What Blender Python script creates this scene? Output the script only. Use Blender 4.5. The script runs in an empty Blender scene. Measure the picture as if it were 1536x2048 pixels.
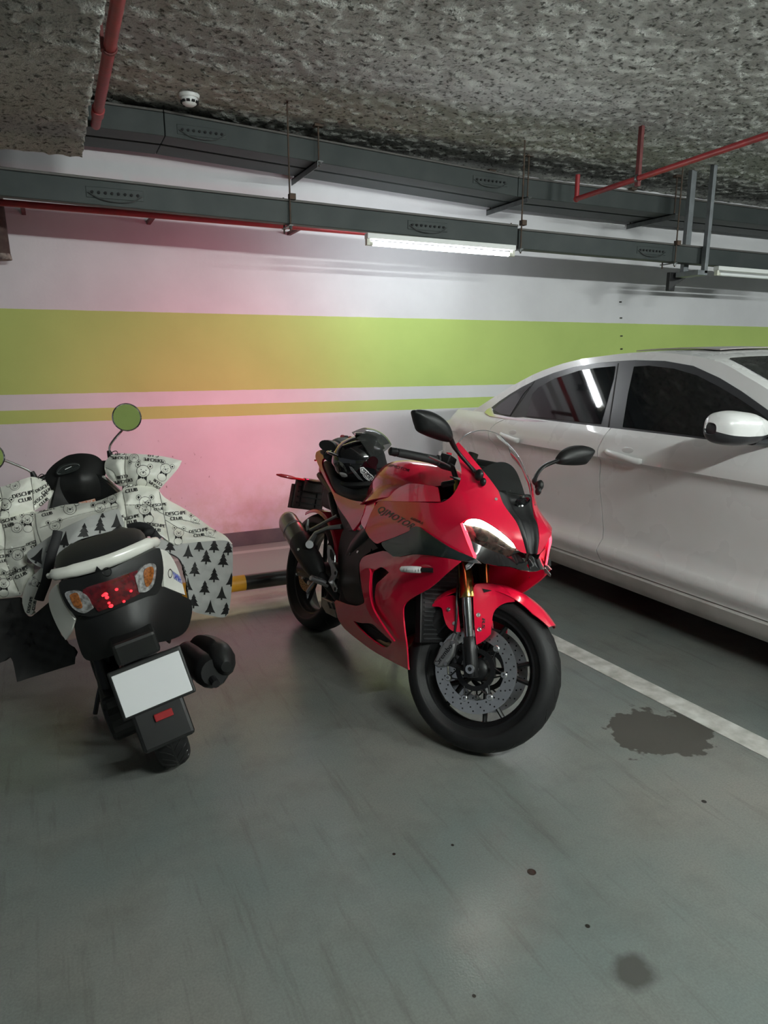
import bpy, bmesh, math, random
import numpy as np
from mathutils import Vector, Matrix
from mathutils.bvhtree import BVHTree
random.seed(7); rng = np.random.default_rng(7)
R = math.radians
SC = bpy.context.scene; COL = SC.collection
# ---------------------------------------------------------------- camera
F_PX, PITCH, YAW, CAM_H = 1400.0, R(12.64), R(24.85), 1.45
cam_d = bpy.data.cameras.new('camera'); cam = bpy.data.objects.new('camera', cam_d); COL.objects.link(cam)
cam.location = (0, 0, CAM_H); cam.rotation_euler = (R(90) - PITCH, 0, -YAW)
cam_d.sensor_fit = 'VERTICAL'; cam_d.sensor_height = 36.0; cam_d.lens = F_PX / 2048 * 36.0
cam_d.clip_start = 0.05; cam_d.clip_end = 100
SC.camera = cam
SC.view_settings.view_transform = 'Standard'; SC.view_settings.look = 'None'
SC.view_settings.gamma = 1.0; SC.view_settings.use_curve_mapping = False
SC.view_settings.exposure = 0.68
# ---------------------------------------------------------------- world: dim spill from the rest of the garage
W = bpy.data.worlds.new('garage_dark'); SC.world = W; W.use_nodes = True
W.node_tree.nodes['Background'].inputs[0].default_value = (0.80, 0.9, 1.0, 1)
W.node_tree.nodes['Background'].inputs[1].default_value = 0.12
TUBE_POWER = 47.0      # emission of the lit tube in view
AISLE_POWER = 470.0     # tubes over the aisle behind the camera
TAIL_POWER = 46.0      # red tail lamp of the motorcycle
DRL_POWER = 30.0

# ---------------------------------------------------------------- helpers
_fw = Vector((math.sin(YAW)*math.cos(PITCH), math.cos(YAW)*math.cos(PITCH), -math.sin(PITCH)))
_rt = Vector((math.cos(YAW), -math.sin(YAW), 0)); _up = _rt.cross(_fw)
def ray(px, py): return _fw + _rt*((px-768)/F_PX) - _up*((py-1024)/F_PX)
CAMP = Vector((0, 0, CAM_H))
def at(px, py, n, d):
    n = Vector(n); D = ray(px, py); return CAMP + D*((d - n.dot(CAMP))/n.dot(D))
def atY(px, py, Y): return at(px, py, (0,1,0), Y)
def atZ(px, py, Z=0): return at(px, py, (0,0,1), Z)
class Frame:
    """local frame: x forward, y left, z up; origin on the ground, lean to the left"""
    def __init__(s, org, hd, lean=0):
        s.M = Matrix.Translation(Vector(org)) @ Matrix.Rotation(hd, 4, 'Z') @ Matrix.Rotation(-lean, 4, 'X'); s.I = s.M.inverted()
    def _hit(s, px, py, ax, v):
        o = s.I @ CAMP; d = s.I.to_3x3() @ ray(px, py); return o + d*((v-o[ax])/d[ax])
    def y(s, px, py, v): return s._hit(px, py, 1, v)
    def x(s, px, py, v): return s._hit(px, py, 0, v)
    def z(s, px, py, v): return s._hit(px, py, 2, v)

_mats = {}
def mat(name, col=(.5,.5,.5), rough=.5, metal=0, coat=0, emis=None, es=0, trans=0, ior=1.45, alpha=1, spec=None,
        var=0, vscale=8, vcol=None, bump=0, bscale=60, rvar=0, sheen=0, detail=4, stretch=None):
    if name in _mats: return _mats[name]
    m = bpy.data.materials.new(name); m.use_nodes = True; nt = m.node_tree; b = nt.nodes['Principled BSDF']
    I = b.inputs
    I['Base Color'].default_value = (*col, 1); I['Roughness'].default_value = rough; I['Metallic'].default_value = metal
    I['Coat Weight'].default_value = coat; I['Coat Roughness'].default_value = .04; I['IOR'].default_value = ior
    I['Transmission Weight'].default_value = trans; I['Alpha'].default_value = alpha
    if spec is not None: I['Specular IOR Level'].default_value = spec
    if sheen: I['Sheen Weight'].default_value = sheen
    if emis: I['Emission Color'].default_value = (*emis, 1); I['Emission Strength'].default_value = es
    if var or bump or rvar:
        tc = nt.nodes.new('ShaderNodeTexCoord'); src = tc.outputs['Object']
        if stretch:
            mp = nt.nodes.new('ShaderNodeMapping'); mp.inputs['Scale'].default_value = stretch; nt.links.new(src, mp.inputs[0]); src = mp.outputs[0]
    if var or rvar:
        n = nt.nodes.new('ShaderNodeTexNoise'); n.inputs['Scale'].default_value = vscale; n.inputs['Detail'].default_value = detail
        nt.links.new(src, n.inputs['Vector'])
        if var:
            r = nt.nodes.new('ShaderNodeMapRange'); r.inputs['From Min'].default_value = .35; r.inputs['From Max'].default_value = .68
            r.inputs['To Max'].default_value = var; nt.links.new(n.outputs[0], r.inputs[0])
            mx = nt.nodes.new('ShaderNodeMix'); mx.data_type = 'RGBA'; mx.inputs[6].default_value = (*col, 1)
            mx.inputs[7].default_value = (*(vcol or [c*.4 for c in col]), 1); nt.links.new(r.outputs[0], mx.inputs[0]); nt.links.new(mx.outputs[2], I['Base Color'])
        if rvar:
            r2 = nt.nodes.new('ShaderNodeMapRange'); r2.inputs['From Min'].default_value = .3; r2.inputs['From Max'].default_value = .7
            r2.inputs['To Min'].default_value = max(rough-rvar, .02); r2.inputs['To Max'].default_value = min(rough+rvar, 1); nt.links.new(n.outputs[0], r2.inputs[0]); nt.links.new(r2.outputs[0], I['Roughness'])
    if bump:
        n2 = nt.nodes.new('ShaderNodeTexNoise'); n2.inputs['Scale'].default_value = bscale; n2.inputs['Detail'].default_value = 5
        nt.links.new(src, n2.inputs['Vector'])
        bp = nt.nodes.new('ShaderNodeBump'); bp.inputs['Strength'].default_value = bump; bp.inputs['Distance'].default_value = .01
        nt.links.new(n2.outputs[0], bp.inputs['Height']); nt.links.new(bp.outputs[0], I['Normal'])
    _mats[name] = m; return m

def tag(o, label=None, cat=None, group=None, kind=None):
    if label: o['label'] = label
    if cat: o['category'] = cat
    if group: o['group'] = group
    if kind: o['kind'] = kind
    return o
def empty(name, M=None, label=None, cat=None, group=None):
    o = bpy.data.objects.new(name, None); COL.objects.link(o); o.empty_display_size = .1
    if M is not None: o.matrix_world = M
    return tag(o, label, cat, group)
def obj(name, vf, m, parent=None, smooth=False, bevel=0, bseg=2, sub=0, solid=0, off=-1, label=None, angle=40, mir=False):
    v, f = vf[0], vf[1]
    me = bpy.data.meshes.new(name); me.from_pydata([tuple(p) for p in v], [], [tuple(q) for q in f]); me.update()
    bm = bmesh.new(); bm.from_mesh(me)
    if not (len(vf) > 2 and vf[2] == 'open'):
        bmesh.ops.recalc_face_normals(bm, faces=bm.faces)
    bm.to_mesh(me); bm.free()
    me.materials.append(m)
    o = bpy.data.objects.new(name, me); COL.objects.link(o); o.parent = parent
    if smooth or sub:
        me.polygons.foreach_set('use_smooth', [True]*len(me.polygons))
        if not sub: me.set_sharp_from_angle(angle=R(angle))
    if sub: s = o.modifiers.new('sub', 'SUBSURF'); s.levels = s.render_levels = sub; s.boundary_smooth = 'PRESERVE_CORNERS'
    if solid: s = o.modifiers.new('solid', 'SOLIDIFY'); s.thickness = solid; s.offset = off
    if solid and smooth: s = o.modifiers.new('split', 'EDGE_SPLIT'); s.split_angle = R(48)
    if bevel: s = o.modifiers.new('bev', 'BEVEL'); s.width = bevel; s.segments = bseg; s.limit_method = 'ANGLE'; s.angle_limit = R(35); s.harden_normals = False
    if label: o['label'] = label
    return o
def copy_of(o, M=None, parent=None):
    c = o.copy(); COL.objects.link(c); c.parent = parent if parent else o.parent
    if M is not None: c.matrix_basis = M @ o.matrix_basis
    return c
def join(*vfs):
    V, Fc = [], []
    for v, f in [(a[0], a[1]) for a in vfs]:
        k = len(V); V += [Vector(p) for p in v]; Fc += [tuple(i+k for i in q) for q in f]
    return V, Fc
def xf(vf, M): return [M @ Vector(p) for p in vf[0]], vf[1]
def box(x0, x1, y0, y1, z0, z1):
    v = [(x, y, z) for x in (x0, x1) for y in (y0, y1) for z in (z0, z1)]
    return [Vector(p) for p in v], [(0,1,3,2),(4,6,7,5),(0,4,5,1),(2,3,7,6),(0,2,6,4),(1,5,7,3)]
def smoothpath(pts, n=6, closed=False):
    P = [Vector(p) for p in pts]; out = []
    m = len(P); rngi = range(m if closed else m-1)
    for i in rngi:
        p1, p2 = P[i], P[(i+1) % m]
        p0 = P[i-1] if (i > 0 or closed) else p1*2-p2
        p3 = P[(i+2) % m] if (i+2 < m or closed) else p2*2-p1
        for k in range(n):
            t = k/n; out.append(.5*((2*p1)+(p2-p0)*t+(2*p0-5*p1+4*p2-p3)*t*t+(3*p1-p0-3*p2+p3)*t**3))
    if not closed: out.append(P[-1])
    return out
def tube(path, r, n=10, cap=True, ry=None, up=(0,0,1), closed=False):
    """sweep an ellipse (r sideways, ry along up) along a path; r may be a list"""
    P = [Vector(p) for p in path]; m = len(P); V = []; Fc = []
    rs = r if isinstance(r, (list, tuple)) else [r]*m
    rys = ry if isinstance(ry, (list, tuple)) else ([ry]*m if ry else rs)
    U = Vector(up)
    for i, p in enumerate(P):
        t = (P[(i+1) % m]-P[i-1]) if closed else (P[min(i+1, m-1)]-P[max(i-1, 0)]); t.normalize()
        s = t.cross(U)
        if s.length < .05: s = t.cross(Vector((1, 0, 0))) if abs(t.x) < .9 else t.cross(Vector((0,1,0)))
        s.normalize(); u = s.cross(t)
        for k in range(n):
            a = 2*math.pi*k/n; V.append(p + s*(rs[i]*math.cos(a)) + u*(rys[i]*math.sin(a)))
    for i in range(m if closed else m-1):
        for k in range(n):
            a, b = i*n+k, i*n+(k+1) % n; c, d = ((i+1) % m)*n+(k+1) % n, ((i+1) % m)*n+k; Fc.append((a, b, c, d))
    if cap and not closed: Fc.append(tuple(range(n))[::-1]); Fc.append(tuple(range((m-1)*n, m*n)))
    return V, Fc
def cyl(p0, p1, r, n=16): return tube([p0, p1], r, n)
def lathe(prof, n=32, closed=False, a0=0, a1=2*math.pi):
    """profile [(radius, y)] turned round the local y axis (wheel axis), x-z plane"""
    V, Fc = [], []; full = abs(a1-a0-2*math.pi) < 1e-6; m = len(prof); cnt = n if full else n+1
    for i in range(cnt):
        a = a0+(a1-a0)*i/n
        for r, y in prof: V.append(Vector((r*math.cos(a), y, r*math.sin(a))))
    for i in range(n):
        j = (i+1) % cnt
        for k in range(m if closed else m-1):
            k2 = (k+1) % m; Fc.append((i*m+k, i*m+k2, j*m+k2, j*m+k))
    return V, Fc
def prism(poly, depth, M=None, holes=None):
    """extrude a 2-D outline (in local x,y) by depth along z, centred"""
    n = len(poly); V = [Vector((p[0], p[1], -depth/2)) for p in poly]+[Vector((p[0], p[1], depth/2)) for p in poly]
    Fc = [tuple(range(n))[::-1], tuple(range(n, 2*n))]+[(i, (i+1) % n, n+(i+1) % n, n+i) for i in range(n)]
    if M is not None: V = [M @ p for p in V]
    return V, Fc
def slab(pts3, thick, nrm=None):
    """closed outline of 3-D points -> plate of real thickness along its normal"""
    P = [Vector(p) for p in pts3]; n = len(P)
    if nrm is None:
        nrm = Vector((0,0,0))
        for i in range(n): nrm += P[i].cross(P[(i+1) % n])
    nrm = Vector(nrm).normalized()*thick/2
    V = [p-nrm for p in P]+[p+nrm for p in P]
    return V, [tuple(range(n))[::-1], tuple(range(n, 2*n))]+[(i, (i+1) % n, n+(i+1) % n, n+i) for i in range(n)]
def grid(rows):
    V = [Vector(p) for r in rows for p in r]; m = len(rows[0])
    return V, [(i*m+k, i*m+k+1, (i+1)*m+k+1, (i+1)*m+k) for i in range(len(rows)-1) for k in range(m-1)]
def fine(rows, nu=4, nv=4):
    """catmull-rom refinement of a grid of control points"""
    a = [smoothpath(r, nu) for r in rows]; cols = list(zip(*a)); b = [smoothpath(c, nv) for c in cols]
    return [list(r) for r in zip(*b)]
def ball(c, rx, ry, rz, nu=20, nv=12):
    V = []; Fc = []; c = Vector(c)
    for j in range(nv+1):
        t = math.pi*j/nv
        for i in range(nu):
            a = 2*math.pi*i/nu; V.append(c+Vector((rx*math.sin(t)*math.cos(a), ry*math.sin(t)*math.sin(a), rz*math.cos(t))))
    for j in range(nv):
        for i in range(nu): Fc.append((j*nu+i, j*nu+(i+1) % nu, (j+1)*nu+(i+1) % nu, (j+1)*nu+i))
    return V, Fc
def rotx(a): return Matrix.Rotation(a, 4, 'X')
def roty(a): return Matrix.Rotation(a, 4, 'Y')
def rotz(a): return Matrix.Rotation(a, 4, 'Z')
def tr(*p): return Matrix.Translation(Vector(p[0] if len(p) == 1 else p))
_txt = {}
def text_vf(s, size=1.0, bold=0.0, shear=0.0, space=1.0):
    """flat lettering as mesh (built-in font), centred on the origin; returns verts, faces, width, height"""
    key = (s, bold, shear, space)
    if key not in _txt:
        cu = bpy.data.curves.new('lettering', 'FONT'); cu.body = s; cu.align_x = 'CENTER'; cu.align_y = 'CENTER'; cu.shear = shear
        cu.space_character = space; cu.resolution_u = 3; cu.fill_mode = 'FRONT'
        o = bpy.data.objects.new('lettering', cu); COL.objects.link(o); dg = bpy.context.evaluated_depsgraph_get(); dg.update()
        me = bpy.data.meshes.new_from_object(o.evaluated_get(dg)); V = [v.co.copy() for v in me.vertices]; Fc = [tuple(p.vertices) for p in me.polygons]
        bpy.data.objects.remove(o); bpy.data.curves.remove(cu); bpy.data.meshes.remove(me)
        if bold:
            n0 = len(V); base = list(V); f0 = list(Fc)
            for k, dx in enumerate((-bold, bold)): V += [p+Vector((dx, 0, 0)) for p in base]; Fc += [tuple(i+n0*(k+1) for i in t) for t in f0]
        xs = [v.x for v in V]; ys = [v.y for v in V]; cx, cy = (min(xs)+max(xs))/2, (min(ys)+max(ys))/2
        _txt[key] = ([Vector((v.x-cx, v.y-cy, 0)) for v in V], Fc, max(xs)-min(xs), max(ys)-min(ys))
    V, Fc, w, h = _txt[key]
    return [v*size for v in V], Fc, w*size, h*size
def bvh_of(o):
    dg = bpy.context.evaluated_depsgraph_get(); dg.update(); return BVHTree.FromObject(o, dg)
def value_noise(nx, ny, cell, oct=3, seed=1):
    g = np.random.default_rng(seed); out = np.zeros((nx, ny)); amp = 1.
    for o in range(oct):
        c = max(cell/2**o, 1.01); gx, gy = int(nx/c)+3, int(ny/c)+3; A = g.random((gx, gy)); X = np.arange(nx)/c; Y = np.arange(ny)/c
        i = X.astype(int); j = Y.astype(int); fx = X-i; fy = Y-j; fx = fx*fx*(3-2*fx); fy = fy*fy*(3-2*fy)
        a = A[np.ix_(i, j)]; b = A[np.ix_(i+1, j)]; c_ = A[np.ix_(i, j+1)]; d = A[np.ix_(i+1, j+1)]
        out += amp*((a*(1-fx)[:, None]+b*fx[:, None])*(1-fy)[None]+(c_*(1-fx)[:, None]+d*fx[:, None])*fy[None]); amp *= .55
    return out-out.mean()
# ================================================================ the room
WY, ZC = 5.24, 2.91
def node_mat(name):
    m = bpy.data.materials.new(name); m.use_nodes = True; nt = m.node_tree
    def N(t, **kw):
        n = nt.nodes.new('ShaderNode'+t)
        for k, v in kw.items():
            if k in ('ins',):
                for kk, vv in v.items(): n.inputs[kk].default_value = vv
            else: setattr(n, k, v)
        return n
    return m, nt, N, nt.links.new, nt.nodes['Principled BSDF']
def mixc(N, L, fac, a, b):
    n = N('Mix', data_type='RGBA')
    for k, s in ((0, fac), (6, a), (7, b)):
        if hasattr(s, 'links'): L(s, n.inputs[k])
        else: n.inputs[k].default_value = s if k == 0 else (*s, 1)
    return n.outputs[2]
def rngn(N, L, s, a, b, lo=0., hi=1.):
    n = N('MapRange'); L(s, n.inputs[0])
    for k, v in zip((1, 2, 3, 4), (a, b, lo, hi)): n.inputs[k].default_value = v
    return n.outputs[0]
def noise(N, L, vec, scale, detail=4, rough=.55):
    n = N('TexNoise', ins={'Scale': scale, 'Detail': detail, 'Roughness': rough}); L(vec, n.inputs['Vector']); return n.outputs[0]
def floor_material():
    m, nt, N, L, B = node_mat('epoxy_floor')
    tc = N('TexCoord').outputs['Object']; sep = N('SeparateXYZ'); L(tc, sep.inputs[0])
    big = noise(N, L, tc, 1.1, 5); mid = noise(N, L, tc, 4.5, 6, .65); finen = noise(N, L, tc, 160, 3)
    c = mixc(N, L, rngn(N, L, big, .38, .66), (.150, .174, .165), (.205, .200, .180))
    c = mixc(N, L, rngn(N, L, mid, .48, .85, 0, .5), c, (.080, .082, .076))
    c = mixc(N, L, rngn(N, L, finen, .35, .75, 0, .28), c, (.06, .066, .062))
    # scuffs drawn out along the driving direction
    mp = N('Mapping', ins={'Scale': (9, .8, 1), 'Rotation': (0, 0, .5)}); L(tc, mp.inputs[0])
    c = mixc(N, L, rngn(N, L, noise(N, L, mp.outputs[0], 2.2, 6, .7), .55, .80, 0, .6), c, (.070, .066, .058))
    # pale bare concrete towards the wall, wobbling edges
    wob = N('Math', operation='MULTIPLY_ADD'); L(mid, wob.inputs[0]); wob.inputs[1].default_value = .10; L(sep.outputs[1], wob.inputs[2])
    pale = rngn(N, L, wob.outputs[0], 3.83, 3.87); c2 = mixc(N, L, rngn(N, L, mid, .35, .75), (.58, .55, .43), (.42, .39, .30))
    c = mixc(N, L, pale, c, c2)
    grey = rngn(N, L, wob.outputs[0], 4.18, 4.22); c = mixc(N, L, grey, c, (.42, .41, .37))
    line = N('Math', operation='COMPARE'); L(sep.outputs[1], line.inputs[0]); line.inputs[1].default_value = 5.06; line.inputs[2].default_value = .035
    c = mixc(N, L, line.outputs[0], c, (.62, .60, .55))
    dp, op = atZ(1322, 1462), atZ(1268, 1944)
    # damp patch beside the bay line and one small oil stain
    def blot(x, y, r, soft, amp, sx=1.):
        s = N('Mapping', ins={'Location': (-x*sx, -y, 0), 'Scale': (sx, 1, 0)}); L(tc, s.inputs[0])
        ln = N('VectorMath', operation='LENGTH'); L(s.outputs[0], ln.inputs[0])
        ma = N('Math', operation='MULTIPLY_ADD'); L(noise(N, L, tc, 5.5 if r > .1 else 14, 4, .6), ma.inputs[0]); ma.inputs[1].default_value = amp; L(ln.outputs['Value'], ma.inputs[2])
        return rngn(N, L, ma.outputs[0], r+amp*.5+soft, r+amp*.5)
    c = mixc(N, L, blot(dp.x, dp.y, .17, .012, .40, .85), c, (.062, .060, .052))
    c = mixc(N, L, blot(op.x, op.y, .030, .035, .07), c, (.075, .076, .070))
    for px, py, r in ((1063, 1744, .012), (905, 1690, .004), (1175, 1852, .006), (1408, 1603, .008), (788, 1708, .004), (948, 1992, .004)):
        p = atZ(px, py); c = mixc(N, L, blot(p.x, p.y, r, .002, .004), c, (.02, .018, .015))
    L(c, B.inputs['Base Color'])
    L(rngn(N, L, mid, .25, .80, .15, .25), B.inputs['Roughness'])
    B.inputs['Specular IOR Level'].default_value = .45
    h = N('Math', operation='ADD'); L(finen, h.inputs[0]); L(noise(N, L, tc, 22, 5, .7), h.inputs[1])
    bp = N('Bump', ins={'Strength': .10, 'Distance': .006}); L(h.outputs[0], bp.inputs['Height']); L(bp.outputs[0], B.inputs['Normal'])
    return m
def wall_material():
    m, nt, N, L, B = node_mat('painted_wall')
    tc = N('TexCoord').outputs['Object']; sep = N('SeparateXYZ'); L(tc, sep.inputs[0])
    n1 = noise(N, L, tc, 1.6, 5); n2 = noise(N, L, tc, 9, 6, .7); n3 = noise(N, L, tc, 60, 4)
    wh = mixc(N, L, rngn(N, L, n1, .35, .7), (.61, .605, .625), (.53, .525, .545))
    # grime and scuffs in the lowest half metre
    low = rngn(N, L, sep.outputs[2], .62, .12)
    mul = N('Math', operation='MULTIPLY'); L(low, mul.inputs[0]); L(rngn(N, L, n2, .40, .72), mul.inputs[1])
    wh = mixc(N, L, mul.outputs[0], wh, (.46, .42, .34))
    mp = N('Mapping', ins={'Scale': (1, 1, .45)}); L(tc, mp.inputs[0])
    sc = rngn(N, L, noise(N, L, mp.outputs[0], 38, 2, .5), .71, .76); m2 = N('Math', operation='MULTIPLY'); L(sc, m2.inputs[0]); L(rngn(N, L, n1, .50, .58), m2.inputs[1])
    m3 = N('Math', operation='MULTIPLY'); L(m2.outputs[0], m3.inputs[0]); L(rngn(N, L, sep.outputs[2], 1.05, .5), m3.inputs[1])
    wh = mixc(N, L, m3.outputs[0], wh, (.10, .09, .075))
    gr = mixc(N, L, rngn(N, L, n1, .35, .7), (.42, .53, .155), (.37, .475, .135))
    wz = N('Math', operation='MULTIPLY_ADD'); L(n2, wz.inputs[0]); wz.inputs[1].default_value = .006; L(sep.outputs[2], wz.inputs[2])
    def band(a, b):
        x = N('Math', operation='COMPARE'); L(wz.outputs[0], x.inputs[0]); x.inputs[1].default_value = (a+b)/2+.003; x.inputs[2].default_value = (b-a)/2; return x.outputs[0]
    c = mixc(N, L, band(1.196, 1.74), wh, gr); c = mixc(N, L, band(1.005, 1.093), c, gr)
    L(c, B.inputs['Base Color']); B.inputs['Roughness'].default_value = .62; B.inputs['Specular IOR Level'].default_value = .25
    bp = N('Bump', ins={'Strength': .12, 'Distance': .004}); L(n3, bp.inputs['Height']); L(bp.outputs[0], B.inputs['Normal'])
    return m
def spray_material():
    m, nt, N, L, B = node_mat('sprayed_plaster')
    tc = N('TexCoord').outputs['Object']
    a = noise(N, L, tc, 34, 4, .6); b = noise(N, L, tc, 2.2, 4); c1 = noise(N, L, tc, 110, 3)
    c = mixc(N, L, rngn(N, L, b, .35, .7), (.56, .57, .54), (.44, .445, .415))
    c = mixc(N, L, rngn(N, L, a, .52, .66, 0, .95), c, (.085, .086, .078))  # shade inside the spray pits is painted into the colour
    L(c, B.inputs['Base Color']); B.inputs['Roughness'].default_value = .95; B.inputs['Specular IOR Level'].default_value = .1
    h = N('Math', operation='ADD'); L(a, h.inputs[0]); L(c1, h.inputs[1])
    bp = N('Bump', ins={'Strength': .8, 'Distance': .02}); L(h.outputs[0], bp.inputs['Height']); L(bp.outputs[0], B.inputs['Normal'])
    return m
M_floor, M_wall, M_spray = floor_material(), wall_material(), spray_material()
def rough_slab(name, x0, x1, y0, y1, z, top, step, amp, seed, edge=0):
    nx, ny = int((x1-x0)/step)+1, int((y1-y0)/step)+1
    h = value_noise(nx, ny, 3.2, 2, seed)*amp + value_noise(nx, ny, 60, 2, seed+5)*amp*1.2
    hx = value_noise(nx, ny, 4, 2, seed+2); hy = value_noise(nx, ny, 4, 2, seed+3)
    X, Y = np.meshgrid(np.linspace(x0, x1, nx), np.linspace(y0, y1, ny), indexing='ij')
    V = np.stack([X+hx*edge, Y+hy*edge, z+h], -1).reshape(-1, 3); i = np.arange(nx*ny).reshape(nx, ny)
    Fq = np.stack([i[:-1, :-1], i[:-1, 1:], i[1:, 1:], i[1:, :-1]], -1).reshape(-1, 4)
    V = V.tolist(); Fq = Fq.tolist()
    ring = list(i[:, 0])+list(i[-1, 1:])+list(i[-2::-1, -1])+list(i[0, -2:0:-1]); k = len(V)
    V += [(V[r][0], V[r][1], top) for r in ring]; n = len(ring)
    Fq += [(int(ring[j]), int(ring[(j+1) % n]), k+(j+1) % n, k+j) for j in range(n)]
    Fq.append([k+j for j in range(n)])
    o = obj(name, (V, Fq), M_spray); o.data.polygons.foreach_set('use_smooth', [True]*len(o.data.polygons)); return o
tag(obj('floor', box(-6, 10, -7, WY+.2, -.2, 0), M_floor), 'grey-green epoxy garage floor with stains and scuffs', 'floor', kind='structure')
tag(obj('wall_back', box(-6, 10, WY, WY+.2, 0, ZC+.2), M_wall), 'white back wall with two lime-green painted bands', 'wall', kind='structure')
tag(obj('wall_front', box(-6, 10, -7.2, -7, 0, ZC+.2), M_wall), 'white wall with lime-green bands across the aisle', 'wall', kind='structure')
M_skirt = mat('skirting_paint', (.10, .10, .105), .6, var=.5, vscale=9, vcol=(.16, .15, .14), bump=.1)
tag(obj('baseboard_back', box(-6, 10, WY-.008, WY+.001, 0, .113), M_skirt, bevel=.003), 'dark grey skirting band along the foot of the wall', 'baseboard', kind='structure')
tag(rough_slab('ceiling', -1.6, 7.2, .9, WY+.05, ZC, ZC+.2, .016, .020, 3), 'rough sprayed concrete ceiling', 'ceiling', kind='structure')
for nm, b in (('ceiling', box(-6, -1.6, -7, WY+.2, ZC, ZC+.2)), ('ceiling', box(7.2, 10, -7, WY+.2, ZC, ZC+.2)), ('ceiling', box(-1.6, 7.2, -7, .9, ZC, ZC+.2))):
    tag(obj(nm, b, M_spray), 'sprayed concrete ceiling carrying on over the aisle', 'ceiling', kind='structure')
tag(rough_slab('ceiling_beam', -1.5, .262, 1.0, 4.685, 2.555, ZC+.05, .016, .022, 11, edge=.012), 'broad sprayed concrete beam under the ceiling, top left', 'beam', kind='structure')
# bay line
M_paint = mat('line_paint', (.60, .60, .57), .6, var=.75, vscale=13, vcol=(.22, .21, .18), bump=.15, bscale=90, detail=8)
def cx_line(y): return 2.232-.074*(y-2.6)
tag(obj('bay_line', ([(cx_line(y)+s*.06, y, z) for y in (-3, 4.95) for s in (-1, 1) for z in (.0004, .003)], [(0,1,3,2),(4,6,7,5),(0,4,5,1),(2,3,7,6),(0,2,6,4),(1,5,7,3)]), M_paint),
    'worn white bay line between the motorcycle and the car', 'road marking', kind='structure')

# ---------------------------------------------------------------- trunking, pipes, hangers
M_tray = mat('tray_paint', (.030, .038, .0375), .55, metal=.3, var=.45, vscale=5, vcol=(.060, .066, .065), bump=.05, bscale=200)
M_trayb = mat('tray_cover', (.075, .072, .068), .5, metal=.3, var=.5, vscale=6, vcol=(.11, .10, .095))
M_hole = mat('dark_hole', (.008, .008, .009), .8)
M_steel = mat('dull_steel', (.16, .17, .17), .45, metal=.8, var=.5, vscale=20)
M_rod = mat('rusty_rod', (.07, .06, .05), .7, metal=.4, var=.6, vscale=30, vcol=(.12, .06, .035))
M_red = mat('red_pipe_paint', (.33, .025, .03), .45, var=.5, vscale=18, vcol=(.16, .03, .03), bump=.1, bscale=70)
M_redd = mat('red_strap_paint', (.14, .03, .03), .6, var=.6, vscale=22)
M_white = mat('white_enamel', (.72, .73, .72), .35)
M_cream = mat('cream_plastic', (.60, .60, .52), .45)
def trunk(name, pts, y0, y1, h, label, plates=(), lid=True):
    """closed cable trunking: pts = [(x, z_bottom)] along the wall"""
    e = empty(name, tr(pts[0][0], y0, pts[0][1]), label, 'cable tray')
    I = tr(pts[0][0], y0, pts[0][1]).inverted()
    for (xa, za), (xb, zb) in zip(pts[:-1], pts[1:]):
        v = [(x, y, z+d) for x, z in ((xa, za), (xb-.004, zb)) for y in (y0, y1) for d in (0, h)]
        q = [(0,1,3,2),(4,6,7,5),(0,4,5,1),(2,3,7,6),(0,2,6,4),(1,5,7,3)]
        obj('tray_body', xf(([Vector(p) for p in v], q), I), M_tray, e, bevel=.004)
        v = [(x, y, z+d) for x, z in ((xa, za), (xb-.004, zb)) for y in (y0-.004, y1+.004) for d in (h, h+.014)]
        obj('lid', xf(([Vector(p) for p in v], q), I), M_trayb, e, bevel=.003)
    for x, z in plates:
        p = obj('splice_plate', xf(box(x-.15, x+.15, y0-.004, y0+.002, z-.028, z+.028), I), M_steel if False else M_tray, e, bevel=.002)
        for k in range(8):
            obj('bolt', xf(cyl((x-.119+k*.034, y0-.012, z), (x-.119+k*.034, y0-.002, z), .008, 8), I), M_hole, p)
        pts2 = smoothpath([(x-.14, y0-.010, z-.004), (x-.08, y0-.014, z-.034), (x, y0-.016, z-.044), (x+.08, y0-.014, z-.038), (x+.14, y0-.010, z-.006)], 5)
        obj('earth_wire', xf(tube(pts2, .003, 6), I), M_steel, p)
    return e
trunk('cable_tray', [(-4, 2.30), (-.2, 2.262), (3.09, 2.210)], 4.40, 4.465, .128, 'dark grey cable tray carrying the lit tube lamp', [(.40, 2.318), (2.36, 2.290)])
trunk('cable_tray', [(3.10, 2.192), (8.5, 2.152)], 4.405, 4.49, .125, 'lower grey cable tray right of the lit lamp, above the white car', [(4.36, 2.25)])
trunk('cable_tray', [(-4, 2.742), (.74, 2.732), (3.3, 2.615), (8.5, 2.60)], 4.72, 4.90, .130, 'nearer of the two dark cable trays tight under the ceiling', [(.96, 2.78), (3.05, 2.70)])
trunk('cable_tray', [(-4, 2.742), (.74, 2.732), (3.3, 2.615), (8.5, 2.60)], 4.93, 5.15, .120, 'rear one of the two dark cable trays tight under the ceiling')
def rod(name, x, y, z0, z1, parent): return obj(name, cyl((x, y, z0), (x, y, z1), .0055, 8), M_rod, parent)
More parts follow.
